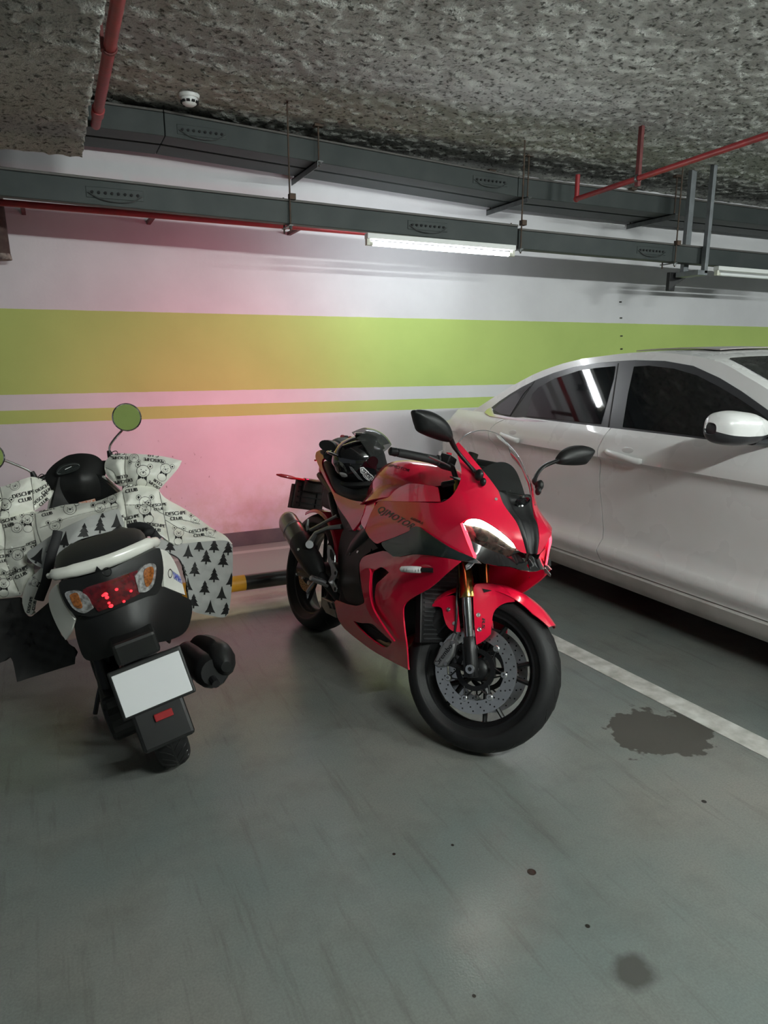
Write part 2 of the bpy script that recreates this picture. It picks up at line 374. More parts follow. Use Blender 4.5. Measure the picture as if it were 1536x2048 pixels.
def trapeze(x0, x1, z, label):
    e = empty('tray_hanger', tr(x0, 4.68, ZC), label, 'hanger'); I = tr(x0, 4.68, ZC).inverted()
    for nm, x, y in (('rod', x0, 4.685), ('rod', x0, 5.19)):
        obj(nm, xf(cyl((x, y, z-.03), (x, y, ZC+.02), .0055, 8), I), M_rod, e)
        obj('nut', xf(cyl((x, y, z-.022), (x, y, z-.006), .012, 6), I), M_steel, e)
        obj('ceiling_plate', xf(box(x-.03, x+.03, y-.02, y+.02, ZC-.02, ZC), I), M_rod, e)
    obj('cross_bar', xf(join(box(x0-.02, x0+.02, 4.655, 5.215, z-.006, z), box(x0-.02, x0-.016, 4.655, 5.215, z-.042, z)), I), M_steel, e)
trapeze(1.70, 1.70, 2.683, 'steel hanger under the ceiling trays, left of the lit lamp')
trapeze(3.36, 3.36, 2.608, 'steel hanger under the ceiling trays, above the right end of the lamp')
trapeze(4.86, 4.86, 2.606, 'shadowed steel hanger under the ceiling trays, above the white car')
def drop(x, zt, zb, label):
    e = empty('drop_rod', tr(x, 4.385, ZC), label, 'hanger'); I = tr(x, 4.385, ZC).inverted()
    obj('rod', xf(cyl((x, 4.385, zb-.04), (x, 4.385, ZC+.02), .0055, 8), I), M_rod, e)
    obj('rod', xf(cyl((x, 4.515, zb-.04), (x, 4.515, zt+.03), .0055, 8), I), M_rod, e)
    obj('clip', xf(box(x-.004, x+.035, 4.37, 4.41, zt-.005, zt+.030), I), M_rod, e, bevel=.002)
    obj('bottom_bar', xf(box(x-.012, x+.012, 4.37, 4.53, zb-.014, zb-.008), I), M_steel, e)
    obj('nut', xf(cyl((x, 4.385, zb-.03), (x, 4.385, zb-.015), .011, 6), I), M_steel, e)
drop(1.40, 2.377, 2.235, 'long thin threaded rod holding the lower tray, left')
drop(3.105, 2.352, 2.198, 'threaded rod at the tray joint beside the lamp end')
drop(4.60, 2.31, 2.18, 'threaded rod holding the lower tray left of the strut bracket')
# strut bracket
e = empty('strut_bracket', tr(4.80, 4.40, ZC), 'pair of galvanised struts with a black gusset by the far lamp', 'bracket'); I = tr(4.80, 4.40, ZC).inverted()
M_galv = mat('galvanised', (.20, .215, .225), .5, metal=.7, var=.35, vscale=14)
pa, pb = atY(1395, 372, 4.50), atY(1381, 505, 4.50)
obj('strut', xf(box(pb.x-.028, pb.x+.028, 4.53, 4.57, 2.12, ZC+.02), I), M_galv, e, bevel=.003)
pc = atY(1417, 450, 4.36)
obj('strut', xf(box(pc.x-.018, pc.x+.018, 4.34, 4.38, 2.10, ZC+.02), I), M_galv, e, bevel=.003)
obj('cross_arm', xf(box(pc.x-.09, pc.x+.02, 4.34, 4.57, 2.085, 2.125), I), M_galv, e, bevel=.003)
M_blk = mat('black_paint', (.012, .012, .013), .5)
gx = pc.x-.10
obj('gusset', xf(slab([(gx-.02, 4.62, 2.13), (gx-.02, 4.62, 1.98), (gx+.045, 4.62, 1.98), (gx+.05, 4.62, 2.03), (gx+.15, 4.60, 2.09), (gx+.15, 4.60, 2.13)], .04), I), M_blk, e, bevel=.003)
# red sprinkler pipes
def pipe(name, pts, r, label, cat='pipe'):
    p0 = Vector(pts[0]); return p0, tag(empty(name, tr(p0)), label, cat)
p0, e = pipe('sprinkler_pipe', [(.345, 1.2, 2.74)], .028, 'thick red sprinkler pipe running beside the broad beam')
I = tr(p0).inverted()
obj('pipe_run', xf(tube([(.335, -.8, 2.74), (.342, 2, 2.74), (.35, 4.70, 2.74)], .027, 14), I), M_red, e, smooth=True)
obj('pipe_coupling', xf(cyl((.348, 4.40, 2.74), (.349, 4.50, 2.74), .034, 14), I), M_red, e, smooth=True)
for yy in (3.55,):
    obj('pipe_strap', xf(box(.31, .325, yy-.02, yy+.02, 2.72, ZC+.02), I), M_redd, e, bevel=.003)
    obj('pipe_clamp', xf(tube([(.345+.032*math.cos(a), yy, 2.74+.032*math.sin(a)) for a in np.linspace(0, 2*math.pi, 20)][:-1], .004, 6, closed=True, ry=.012, up=(0,1,0)), I), M_redd, e)
a, b = atZ(1153, 398, 2.60), atZ(1536, 270, 2.60); d = b-a
p0, e = pipe('sprinkler_pipe', [a], .02, 'thin red sprinkler pipe slanting across the ceiling at upper right'); I = tr(p0).inverted()
obj('pipe_run', xf(tube([a, a+d*.5, a+d, a+d*1.6], .0185, 12), I), M_red, e, smooth=True)
obj('pipe_riser', xf(tube([a+Vector((0,0,.17)), a], .0175, 12), I), M_red, e, smooth=True)
obj('elbow_joint', xf(ball(a, .024, .024, .024, 12, 8), I), M_red, e, smooth=True)
q = atY(1253, 376, (a+d*.40).y); t = (q.y-a.y)/d.y; q = a+d*t
obj('pipe_strap', xf(box(q.x-.013, q.x+.013, q.y-.016, q.y+.016, q.z-.05, ZC+.02), I), M_redd, e, bevel=.003)
obj('pipe_clamp', xf(tube([q+Vector((.024*math.cos(s), 0, .024*math.sin(s))) for s in np.linspace(0, 2*math.pi, 18)][:-1], .004, 6, closed=True, ry=.012, up=(0,1,0)), I), M_steel, e)
a, b = atY(0, 405, 4.95), atY(400, 438, 4.95); d = b-a
p0, e = pipe('wall_pipe', [a], .02, 'red pipe hung behind the lower cable tray, left of the lamp'); I = tr(p0).inverted()
obj('pipe_run', xf(tube([a-d*2, a, b, b+d*1.1], .020, 12), I), M_red, e, smooth=True)
for k in (-.4, .1, .75, 1.6):
    q = a+d*k; obj('wall_clamp', xf(box(q.x-.012, q.x+.012, q.y, WY+.002, q.z-.012, q.z+.012), I), M_redd, e)
# rusty stub at the left edge
q = atY(8, 405, 5.12)
e = empty('pipe_stub', tr(q), 'rust-brown capped stub high on the wall at the left edge', 'pipe')
obj('stub', tube([(-.06, 0, .12), (-.055, 0, -.08), (-.05, 0, -.30)], .055, 12), mat('rust_brown', (.05, .028, .024), .8, var=.6, vscale=20, vcol=(.10, .07, .06)), e, smooth=True)
obj('torn_wrap', tube([(-.05, 0, -.30), (-.048, 0, -.335)], [.056, .060], 12), mat('torn_wrap', (.30, .26, .23), .9, var=.9, vscale=30, vcol=(.05, .03, .03)), e, smooth=True)
obj('wall_bracket', box(-.075, -.045, 0, WY-5.12+.003, -.12, -.09), M_redd, e)
# smoke detector
q = atZ(378, 188, ZC)
e = empty('smoke_detector', tr(q.x, q.y, ZC), 'white smoke detector on the ceiling', 'detector')
obj('base', xf(lathe([(.0, .012), (.056, .010), (.060, -.006), (.055, -.022), (0, -.022)], 28), rotx(R(90))), M_white, e, smooth=True)
obj('dome', xf(lathe([(.046, .02), (.048, .034), (.040, .052), (.026, .062), (0, .064)], 28), rotx(R(-90)) @ Matrix.Identity(4)), M_white, e, smooth=True)
for k in range(10):
    a = 2*math.pi*k/10; obj('vent_slot', xf(box(.040, .0505, -.009, .009, -.050, -.038), rotz(a)), M_hole, e)
# four screws on the wall
for k, (px, py) in enumerate(((1240, 604), (1241, 636), (1242, 672), (1242, 698))):
    q = atY(px, py, WY)
    w = ('top', 'second', 'third', 'lowest')[k]
    s = obj('wall_anchor', join(cyl((0, .004, 0), (0, -.018, 0), .006, 8), box(-.010, .016, -.006, .001, -.006, .005)), mat('old_screw', (.06, .055, .05), .7, metal=.5))
    s.location = q; tag(s, f'{w} of four old screws in a column on the wall above the car', 'screw', 'old screws in the wall')
# wheel stop
c0 = atZ(483, 1166, .10); M_stb = mat('stop_black', (.012, .012, .012), .28, coat=.4, var=.3, vscale=12, vcol=(.05, .045, .04)); M_sty = mat('stop_yellow', (.75, .36, .02), .45, var=.4, vscale=15, vcol=(.5, .22, .02))
e = empty('wheel_stop', tr(c0.x, c0.y, 0), 'black and yellow tube wheel stop on the floor before the wall', 'wheel stop')
xs = [-.75, -.38, .0, .40, .78]; 
obj('tube_band', cyl((-.72, 0, .10), (-.36, 0, .10), .048, 24), M_stb, e, smooth=True)
obj('tube_band', cyl((-.36, 0, .10), (.02, 0, .10), .048, 24), M_sty, e, smooth=True)
obj('tube_band', cyl((.02, 0, .10), (.42, 0, .10), .048, 24), M_stb, e, smooth=True)
obj('tube_band', cyl((.42, 0, .10), (.72, 0, .10), .048, 24), M_sty, e, smooth=True)
for x in (-.62, .62):
    obj('foot', join(box(x-.03, x+.03, -.03, .03, .004, .07), box(x-.06, x+.06, -.07, .07, 0, .006)), M_stb, e)

# ---------------------------------------------------------------- tube lamps
M_tubeon = mat('lit_tube', (1, 1, 1), .4, emis=(.93, .97, 1.0), es=TUBE_POWER)
M_aisle = mat('aisle_tube', (1, 1, 1), .4, emis=(.93, 1.0, .96), es=AISLE_POWER)
M_tubeoff = mat('unlit_tube', (.78, .80, .80), .25, coat=.5)
def lamp(M, L, label, tm, group=None):
    e = empty('tube_lamp', M, label, 'lamp', group)
    obj('housing', box(0, L, -.028, .028, -.034, 0), M_white, e, bevel=.004)
    for x in (0, L):
        s = 1 if x == 0 else -1
        obj('lamp_holder', join(box(min(x, x+s*.022), max(x, x+s*.022), -.016, .016, -.074, -.034), cyl((x+s*.022, 0, -.06), (x+s*.045, 0, -.06), .0155, 14)), M_cream, e, bevel=.002)
    obj('tube', cyl((.045, 0, -.06), (L-.045, 0, -.06), .0145, 16), tm, e, smooth=True)
    return e
xa = atY(733, 470, 4.385).x; xb = atY(1029, 498, 4.385).x
lamp(tr(xa, 4.392, 2.2155) @ roty(.0065), xb-xa, 'lit white tube lamp under the cable tray', M_tubeon)
xc = atY(1434, 534, 4.392).x
lamp(tr(xc, 4.40, 2.172) @ roty(.006), 1.13, 'unlit tube lamp at the right edge above the car', M_tubeoff)
for k, (x, y) in enumerate(((.75, -.75), (3.6, -.75), (6.5, -.75))):
    lamp(tr(x, y, 2.72), 1.2, ('nearest tube lamp over the aisle behind the viewpoint', 'second tube lamp over the aisle, beside the car bonnet', 'farthest right tube lamp over the aisle, past the car')[k], M_aisle, 'aisle tube lamps')
    obj('lamp_chain', cyl((.3, 0, 0), (.3, 0, ZC-2.72), .004, 6), M_steel, bpy.data.objects[-1] if False else [o for o in COL.objects if o.name.startswith('tube_lamp')][-1])
# ================================================================ white car (parked nose out, its right side towards us)
CF = Frame((3.599, 3.447, 0), R(-87))
car = empty('car', CF.M, 'dusty white four-door saloon car parked right of the motorcycle', 'car')
M_cw = mat('car_white', (.68, .68, .68), .30, coat=.55, var=.35, vscale=3.5, vcol=(.55, .54, .52), rvar=.12)
M_cdirt = mat('car_sill_dusty', (.44, .43, .41), .5, coat=.2, var=.6, vscale=7, vcol=(.27, .255, .23))
M_cin = mat('car_inner_black', (.01, .01, .01), .7)
M_ctrim = mat('car_satin_black', (.030, .031, .035), .32, var=.3, vscale=6, vcol=(.05, .05, .055))
M_cgl = mat('car_tinted_glass', (.006, .007, .008), .04, coat=.6, rvar=.02, vscale=4)
M_chrome = mat('chrome', (.62, .62, .62), .10, metal=1)
M_rub = mat('rubber', (.014, .014, .015), .65, var=.4, vscale=14, vcol=(.03, .03, .031), bump=.05)
M_alu = mat('cast_alloy', (.30, .30, .31), .35, metal=.9)
PZ = [.20, .215, .283, .30, .352, .372, .43, .48, .62, .78, .862, .884, .902, .93, 1.0, 1.05]
PW = [.828, .845, .868, .871, .898, .902, .872, .864, .863, .872, .874, .882, .904, .902, .880, .845]
def taper(x): return float(np.interp(x, [-1.66, -1.60, -1.45, -1.2, -.8, 0, 1.6, 2.1, 2.5, 2.75, 2.9], [.66, .74, .86, .945, .985, 1, 1, .985, .93, .84, .70]))
def hw(x, z): return float(np.interp(z, PZ, PW))*taper(x)
def Gp(px, py):      # point on the (nearly flat) plane of the side glass
    o = CF.I @ CAMP; d = CF.I.to_3x3() @ ray(px, py); n = Vector((0, -1, .537)); return o+d*((.845+.537*1.05-n.dot(o))/n.dot(d))
rail = [Gp(*p) for p in ((947, 821), (981, 798.5), (1027, 770), (1072, 746), (1118, 729), (1163, 717.6), (1240, 707.5), (1290, 704), (1340, 706), (1397, 713), (1449, 726), (1484, 748), (1536, 778))]
RX = [-1.66, -1.60, -1.50] + [p.x for p in rail] + [1.45, 1.74, 2.2, 2.6, 2.8, 2.9]
RZ = [.62, .86, .93] + [p.z for p in rail] + [1.155, 1.045, .985, .90, .80, .60]
RW = [.50, .58, .64] + [-p.y for p in rail] + [.775, .80, .74, .68, .62, .50]
CX = [-1.66, -1.60, -1.50, -1.25, -1.0, -.7, -.4, -.1, .2, .55, .8, .92, 1.2, 1.5, 1.82, 2.2, 2.6, 2.8, 2.9]
CZ = [.62, .93, .99, 1.04, 1.12, 1.27, 1.385, 1.445, 1.475, 1.487, 1.478, 1.455, 1.34, 1.205, 1.055, 1.01, .93, .82, .60]
def upper(x):
    rz, rw, cz = float(np.interp(x, RX, RZ)), float(np.interp(x, RX, RW)), float(np.interp(x, CX, CZ))
    zb = min(1.05, rz-.03); b = hw(x, zb)
    pts = [(b, zb), (b+(rw-b)*.5, zb+(rz-zb)*.5), (rw, rz)]
    for t in (.93, .80, .6, .35, .15, 0): pts.append((rw*t, rz+(cz-rz)*(1-t*t)**.8 if t < 1 else rz))
    return pts
XS = sorted(set([round(v, 3) for v in np.linspace(-1.66, 2.9, 58)]))
rows = []
for x in XS:
    p = upper(x); rows.append([(x, -w, z) for w, z in p]+[(x, w, z) for w, z in p[::-1][1:]])
obj('body_shell', grid(rows), M_cw, car, smooth=True, solid=.006, angle=60)
# black inner shell so that no gap looks through
def zc_(x, z): return min(z, float(np.interp(x, RX, RZ))-.05)
rows = [[(x, -(hw(x, zc_(x, z))-.03), zc_(x, z)) for z in PZ]+[(x, (hw(x, zc_(x, z))-.03), zc_(x, z)) for z in PZ[::-1]] for x in XS[2:-2]]
V, Fq = grid(rows); m_ = len(rows[0]); Fq += [tuple(range(m_)), tuple(range(len(V)-m_, len(V)))]+[(i*m_, (i+1)*m_, (i+1)*m_+m_-1, i*m_+m_-1) for i in range(len(rows)-1)]
obj('underbody', (V, Fq), M_cin, car)
WXR, WXF, WR = -.72, 1.93, .325
def zlow(x):
    z = .288
    for c in (WXR, WXF):
        if abs(x-c) < WR+.03: z = max(z, .31+math.sqrt((WR+.03)**2-(x-c)**2))
    return z
seamB = [(.445, .29), (.424, .372), (.438, .44), (.408, .588), (.380, .75), (.386, .885), (.381, .946), (.412, 1.05)]
seamR = [(-.35, .29), (-.36, .40), (-.42, .52), (-.55, .64), (-.62, .75), (-.640, .874), (-.592, .951), (-.47, 1.05)]
seamF = [(1.545, .29), (1.53, .45), (1.52, .7), (1.54, .9), (1.585, 1.05)]
def sx(sm, z): return float(np.interp(z, [p[1] for p in sm], [p[0] for p in sm]))
ZR = sorted(set(PZ[3:]+[.5, .56, .68, .73, .82, .945, .97, 1.025]+[.325, .40])); ZR = [.29]+[z for z in ZR if z > .295]
def side_panel(name, fa, fb, n, label=None):
    rws = []
    for k in range(n+1):
        t = k/n; r = []
        for z in ZR:
            x = fa(z)+(fb(z)-fa(z))*t; zz = z if zlow(x) < .3 else zlow(x)+(z-.29)/(1.05-.29)*(1.05-zlow(x)); zz = min(zz, min(1.05, float(np.interp(x, RX, RZ))-.03) if x < -1.2 or x > 1.9 else 1.05)
            r.append((x, -hw(x, zz), zz))
        rws.append(r)
    o = obj(name, grid(rws), M_cw, car, smooth=True, solid=.012, off=1, angle=60, label=label)
    c = copy_of(o, Matrix.Scale(-1, 4, (0, 1, 0))); return o
g = .003
side_panel('quarter_panel', lambda z: -1.65, lambda z: sx(seamR, z)-g, 24)
dr = side_panel('rear_door', lambda z: sx(seamR, z)+g, lambda z: sx(seamB, z)-g, 20)
df = side_panel('front_door', lambda z: sx(seamB, z)+g, lambda z: sx(seamF, z)-g, 20)
side_panel('fender', lambda z: sx(seamF, z)+g, lambda z: 2.89, 26)
sl = obj('sill', grid([[(x, -hw(x, z), z) for z in (.20, .212, .235, .262, .279, .284)] for x in np.linspace(WXR+.36, WXF-.36, 24)]), M_cdirt, car, smooth=True, solid=.03, off=1)
copy_of(sl, Matrix.Scale(-1, 4, (0, 1, 0)))
# windows on the side-glass plane
NG = Vector((0, -1, .537)).normalized()
def on_glass(pts, d): return [Vector(p)+NG*d for p in pts]
def Gx(x, z): return Vector((x, -(.845-.537*(z-1.05)), z))
top = [Gp(*p) for p in ((977, 821), (1000, 803), (1020, 789.5), (1045, 774.5), (1072, 761), (1108, 746.5), (1147.5, 734.7), (1195, 727), (1240, 723), (1272, 721), (1331, 722.6), (1388, 732.5), (1440.6, 756.6), (1484, 783), (1536, 820))]+[Gx(1.40, 1.135), Gx(1.55, 1.06)]
bot = [Gx(1.55, 1.046), Gx(1.0, 1.043), Gx(.4, 1.046), Gx(-.1, 1.044), Gx(-.5, 1.041), Gx(-.70, 1.046), Gx(-.765, 1.058)]
def mirror_copy(o): return copy_of(o, Matrix.Scale(-1, 4, (0, 1, 0)))
mirror_copy(obj('window_frame', slab(on_glass(top+bot, .002), .010, NG), M_ctrim, car, bevel=.003))
pane_r = [Gp(*p) for p in ((1055, 833.5), (1066.5, 790), (1078, 777), (1110, 759), (1160, 743), (1195, 737.5), (1232, 734), (1228, 760), (1203, 849.5))]
pane_f = [Gp(*p) for p in ((1247.5, 855), (1258, 790), (1270, 735), (1300, 733), (1350, 739), (1395, 752), (1440, 775), (1480, 799), (1520, 826))]+[Gx(1.36, 1.125), Gx(1.47, 1.06)]
pane_q = [Gp(*p) for p in ((989, 820.5), (1000, 810), (1025, 792), (1062, 774), (1048, 790), (1022, 832), (1003, 829))]
for nm, pn in (('rear_door_glass', pane_r), ('front_door_glass', pane_f), ('quarter_glass', pane_q)):
    mirror_copy(obj(nm, slab(on_glass(pn, .008), .005, NG), M_cgl, car))
ch = [Gx(-.762, 1.075), Gx(-.775, 1.052), Gx(-.70, 1.034), Gx(-.5, 1.029), Gx(-.1, 1.033), Gx(.4, 1.035), Gx(1.0, 1.032), Gx(1.55, 1.036)]
up_ = [Gx(1.55, 1.048), Gx(1.0, 1.046), Gx(.4, 1.049), Gx(-.1, 1.047), Gx(-.5, 1.045), Gx(-.66, 1.052), Gx(-.705, 1.083), Gx(-.725, 1.094)]
mirror_copy(obj('chrome_strip', slab(on_glass(ch+up_, .007), .009, NG), M_chrome, car, bevel=.002))
# pillar seams
for a, b in ((Gx(.247, 1.40), Gx(.392, 1.045)),):
    mirror_copy(obj('door_gap', slab(on_glass([a+Vector((-.004, 0, 0)), a+Vector((.004, 0, 0)), b+Vector((.004, 0, 0)), b+Vector((-.004, 0, 0))], .0075), .002, NG), M_cin, car))
a, b = Gp(1071, 763), Gp(1020, 836)
mirror_copy(obj('door_gap', slab(on_glass([a+Vector((-.004, 0, 0)), a+Vector((.004, 0, 0)), b+Vector((.004, 0, 0)), b+Vector((-.004, 0, 0))], .0075), .002, NG), M_cin, car))
# windscreen, rear window, sunroof shade lying on the shell
SH = bvh_of(bpy.data.objects['body_shell'])
def drape(name, pts2, m, d=.003, n=14, thick=.004):
    """plate between two x-curves laid on the shell: pts2 = (x0(y), x1(y), half width)"""
    f0, f1, w0, w1 = pts2; rws = []
    for i in range(n+1):
        s = -1+2*i/n; r = []
        for j in range(n+1):
            t = j/n; w = w0+(w1-w0)*t; x = f0(s)+(f1(s)-f0(s))*t; y = s*w
            h = SH.ray_cast(Vector((x, y, 3)), Vector((0, 0, -1))); p = h[0] if h[0] else Vector((x, y, 1)); r.append(p+h[1]*d if h[1] else p)
        rws.append(r)
    return obj(name, grid(rws), m, car, smooth=True, solid=thick, off=1)
drape('windscreen', (lambda s: .895+.05*(1-s*s), lambda s: 1.60+.18*(1-s*s), .575, .70), M_cgl)
drape('rear_window', (lambda s: -.45-.02*(1-s*s), lambda s: -.98-.08*(1-s*s), .55, .62), M_cgl)
drape('sunroof', (lambda s: .15, lambda s: .72+.02*(1-s*s), .42, .42), mat('car_roof_glass', (.30, .27, .26), .25, coat=.3), d=.008, thick=.006)
# handles with cups
def handle(x0, z0, x1, z1):
    e = obj('door_handle', tube(smoothpath([(x0, -hw(x0, z0)-.020, z0+.004), (x0+(x1-x0)*.15, -hw(x0, z0)-.034, z0), ((x0+x1)/2, -hw(x0, .92)-.040, (z0+z1)/2+.003), (x1-(x1-x0)*.12, -hw(x1, z1)-.034, z1+.001), (x1, -hw(x1, z1)-.016, z1)], 4),
            [.010, .012, .0135, .015, .016, .0165, .0165, .017, .017, .017, .0165, .016, .015, .014, .0125, .010, .007], 12, ry=[.014, .016]+[.017]*13+[.015, .012], up=(0, 0, 1)), M_cw, car, smooth=True)
    xm, zm = (x0+x1)/2+.01, (z0+z1)/2+.012
    cup = obj('handle_cup', ball((xm, -hw(xm, zm)-.0005, zm), .062, .010, .040, 24, 12), mat('cup_shade', (.50, .50, .50), .35, coat=.4), e, smooth=True)  # shade of the hollow cup is put into a darker colour
    obj('chrome_end', ball((x1-.012, -hw(x1, z1)-.026, z1), .012, .010, .013, 12, 8), M_chrome, e, smooth=True)
    mirror_copy(e)
handle(-.500, .932, -.300, .914)
handle(.455, .932, .705, .912)
# door mirror
prof = [(0, 0), (.18, .55), (.45, .88), (.72, 1.0), (.90, .86), (1.0, .42)]
def mirror_shell(lo, hi):
    rws = []
    for k in range(15):
        t = k/14; y = -.86-.30*t; s = float(np.interp(t, [0, .12, .35, .65, .85, .95, 1], [.45, .62, .90, 1.0, .90, .70, .35])); r = []
        cx = 1.31-.045*t; cz = 1.132+.012*t
        for j in range(lo, hi+1):
            a = 2*math.pi*j/24; rx = .098 if math.cos(a) > 0 else .070; rz = .080 if math.sin(a) > 0 else .072
            r.append((cx+rx*s*abs(math.cos(a))**.75*(1 if math.cos(a) > 0 else -1), y, cz+rz*s*abs(math.sin(a))**.8*(1 if math.sin(a) > 0 else -1)))
        rws.append(r)
    return grid(rws)
mc = obj('mirror_cap', mirror_shell(-1, 12), M_cw, car, smooth=True, solid=.006, sub=1); mirror_copy(mc)
ml = obj('mirror_lower', mirror_shell(12, 23), M_ctrim, car, smooth=True, solid=.005, sub=1); mirror_copy(ml)
V, Fq = mirror_shell(0, 24); V = [Vector((1.285, -1.0, 1.14))+(p-Vector((1.285, -1.0, 1.14)))*.965 for p in V]; Fq = list(Fq)+[tuple(range(14*25, 14*25+24))]
ms = obj('mirror_core', (V, Fq), M_ctrim, car, smooth=True); mirror_copy(ms)
mirror_copy(obj('mirror_arm', tube([(1.33, -.80, 1.07), (1.325, -.86, 1.075), (1.315, -.95, 1.085)], .035, 10, ry=.018), M_ctrim, car, smooth=True))
# wheels
def car_wheel(x):
    t = obj('wheel', xf(lathe([(.19, -.075), (.22, -.105), (.29, -.11), (.318, -.095), (.325, -.05), (.325, .05), (.318, .095), (.29, .11), (.22, .105), (.19, .075)], 40), tr(x, -.80, .325)), M_rub, car, smooth=True)
    obj('rim', xf(lathe([(.20, -.09), (.208, -.10), (.19, -.085), (.185, .07), (.02, -.055), (.0, -.06)], 40), tr(x, -.80, .325)), M_alu, t, smooth=True)
    for k in range(5):
        obj('spoke', xf(box(.03, .195, -.085, -.065, -.022, .022), tr(x, -.80, .325) @ roty(2*math.pi*k/5)), M_alu, t, bevel=.006)
    for s in t.children: pass
    c = copy_of(t, Matrix.Scale(-1, 4, (0, 1, 0)))
    for s in list(t.children): copy_of(s, None, c)
car_wheel(WXR); car_wheel(WXF)
# nose and tail
for s in (-1, 1):
    obj('headlamp', xf(ball((2.66, s*.56, .76), .17, .12, .06), Matrix.Identity(4)), mat('lamp_glass', (.6, .62, .65), .08, coat=1, metal=.3), car, smooth=True)
    obj('tail_lamp', ball((-1.56, s*.60, .84), .07, .14, .07), mat('lamp_red', (.25, .01, .012), .12, coat=1), car, smooth=True)
obj('front_bumper', grid([[(2.55+.36*math.sqrt(max(0, 1-(y/.86)**2))*f, y, z) for y in np.linspace(-.82, .82, 21)] for z, f in ((.22, .86), (.35, 1), (.5, 1.02), (.62, .98), (.70, .9))]), M_cw, car, smooth=True, solid=.02)
obj('grille', grid([[(2.56+.36*math.sqrt(max(0, 1-(y/.86)**2)), y, z) for y in np.linspace(-.35, .35, 11)] for z in (.42, .52, .62)]), M_ctrim, car, smooth=True, solid=.02)
obj('rear_bumper', grid([[(-1.36-.30*math.sqrt(max(0, 1-(y/.84)**2))*f, y, z) for y in np.linspace(-.80, .80, 21)] for z, f in ((.22, .86), (.35, 1), (.5, 1.03), (.62, .99), (.70, .93))]), M_cw, car, smooth=True, solid=.02)
# ================================================================ red sports motorcycle
BF = Frame((1.155, 3.43, 0), R(-84.483), R(12.613)); WB, WRF, WRR = 1.375, .30, .315
bike = empty('motorcycle', BF.M, 'red full-fairing sports motorcycle with its headlight strip lit', 'motorcycle')
M_rd = mat('fairing_red', (.68, .006, .040), .22, coat=.9)
M_bp = mat('black_plastic', (.007, .007, .0075), .45, spec=.4, var=.4, vscale=25, vcol=(.012, .012, .0125))
M_gb = mat('gloss_black', (.006, .006, .007), .10, coat=.8)
M_dg = mat('dark_green_black', (.010, .018, .017), .30, coat=.3)
M_bm = mat('black_metal', (.012, .012, .013), .38, metal=.3)
M_sil = mat('bike_silver', (.33, .33, .34), .34, metal=.9, var=.3, vscale=20)
M_gold = mat('fork_gold', (.42, .30, .09), .22, metal=1)
M_disc = mat('disc_steel', (.72, .72, .71), .30, metal=1, var=.35, vscale=40, vcol=(.5, .49, .48))
M_rust = mat('disc_brown', (.34, .22, .11), .42, metal=.7, var=.4, vscale=30)
M_seat = mat('seat_vinyl', (.009, .009, .010), .6, bump=.12, bscale=350)
M_tire = mat('tire_rubber', (.009, .009, .0095), .55, spec=.35, var=.5, vscale=10, vcol=(.016, .016, .017), bump=.04, bscale=120)
M_deck = mat('decal_grey', (.020, .016, .015), .35)
M_decb = mat('decal_black', (.008, .008, .008), .4)
M_decw = mat('decal_white', (.75, .75, .75), .4)
M_screw = mat('screw_steel', (.75, .75, .74), .28, metal=1)
M_clear = mat('clear_screen', (.96, .97, .97), .02, trans=1, ior=1.12)
M_lens = mat('headlight_lens', (.020, .019, .017), .06, coat=1, var=.6, vscale=55, vcol=(.09, .085, .07), detail=2)
M_led = mat('led_strip', (1, 1, 1), .3, emis=(1.0, .95, .82), es=DRL_POWER)
M_glowstripe = mat('glowing_pinstripe', (.8, .05, .08), .3, emis=(1.0, .06, .10), es=1.3)  # red pinstripe lit by the headlight; that brightness is put in as emission
def B(px, py, lat): return BF.y(px, py, -lat)
MIRY = Matrix.Scale(-1, 4, (0, 1, 0))
def both(o):
    c = copy_of(o, MIRY)
    for s in list(o.children): copy_of(s, None, c)
    return o
def field(pts):
    """smooth lateral offset (half width) as a function of position, thin-plate spline"""
    P = np.array([(p[0]/100, p[1]/100) for p in pts]); v = np.array([p[2] for p in pts]); n = len(P)
    d = np.linalg.norm(P[:, None]-P[None], axis=2); K = np.where(d > 0, d*d*np.log(d+1e-9), 0)+np.eye(n)*.02
    A = np.zeros((n+3, n+3)); A[:n, :n] = K; A[:n, n] = 1; A[:n, n+1:] = P; A[n, :n] = 1; A[n+1:, :n] = P.T
    w = np.linalg.solve(A, np.concatenate([v, [0, 0, 0]]))
    def f(x, y):
        r = np.hypot(P[:, 0]-x/100, P[:, 1]-y/100); return float((w[:n]*np.where(r > 0, r*r*np.log(r+1e-9), 0)).sum()+w[n]+w[n+1]*x/100+w[n+2]*y/100)
    return f
from mathutils.geometry import delaunay_2d_cdt
def inside(p, poly):
    c = False; n = len(poly); j = n-1
    for i in range(n):
        if (poly[i][1] > p[1]) != (poly[j][1] > p[1]) and p[0] < (poly[j][0]-poly[i][0])*(p[1]-poly[i][1])/(poly[j][1]-poly[i][1])+poly[i][0]: c = not c
        j = i
    return c
def curve2(pts, n=5):
    """closed outline; points with a third value stay sharp corners"""
    m = len(pts); out = []
    for i in range(m):
        p1, p2 = pts[i], pts[(i+1) % m]; p0 = pts[i-1]; p3 = pts[(i+2) % m]
        if len(p1) > 2: p0 = (2*p1[0]-p2[0], 2*p1[1]-p2[1])
        if len(p2) > 2: p3 = (2*p2[0]-p1[0], 2*p2[1]-p1[1])
        for k in range(n):
            t = k/n; out.append(tuple(.5*(2*p1[a]+(p2[a]-p0[a])*t+(2*p0[a]-5*p1[a]+4*p2[a]-p3[a])*t*t+(3*p1[a]-p0[a]-3*p2[a]+p3[a])*t**3) for a in (0, 1)))
    return out
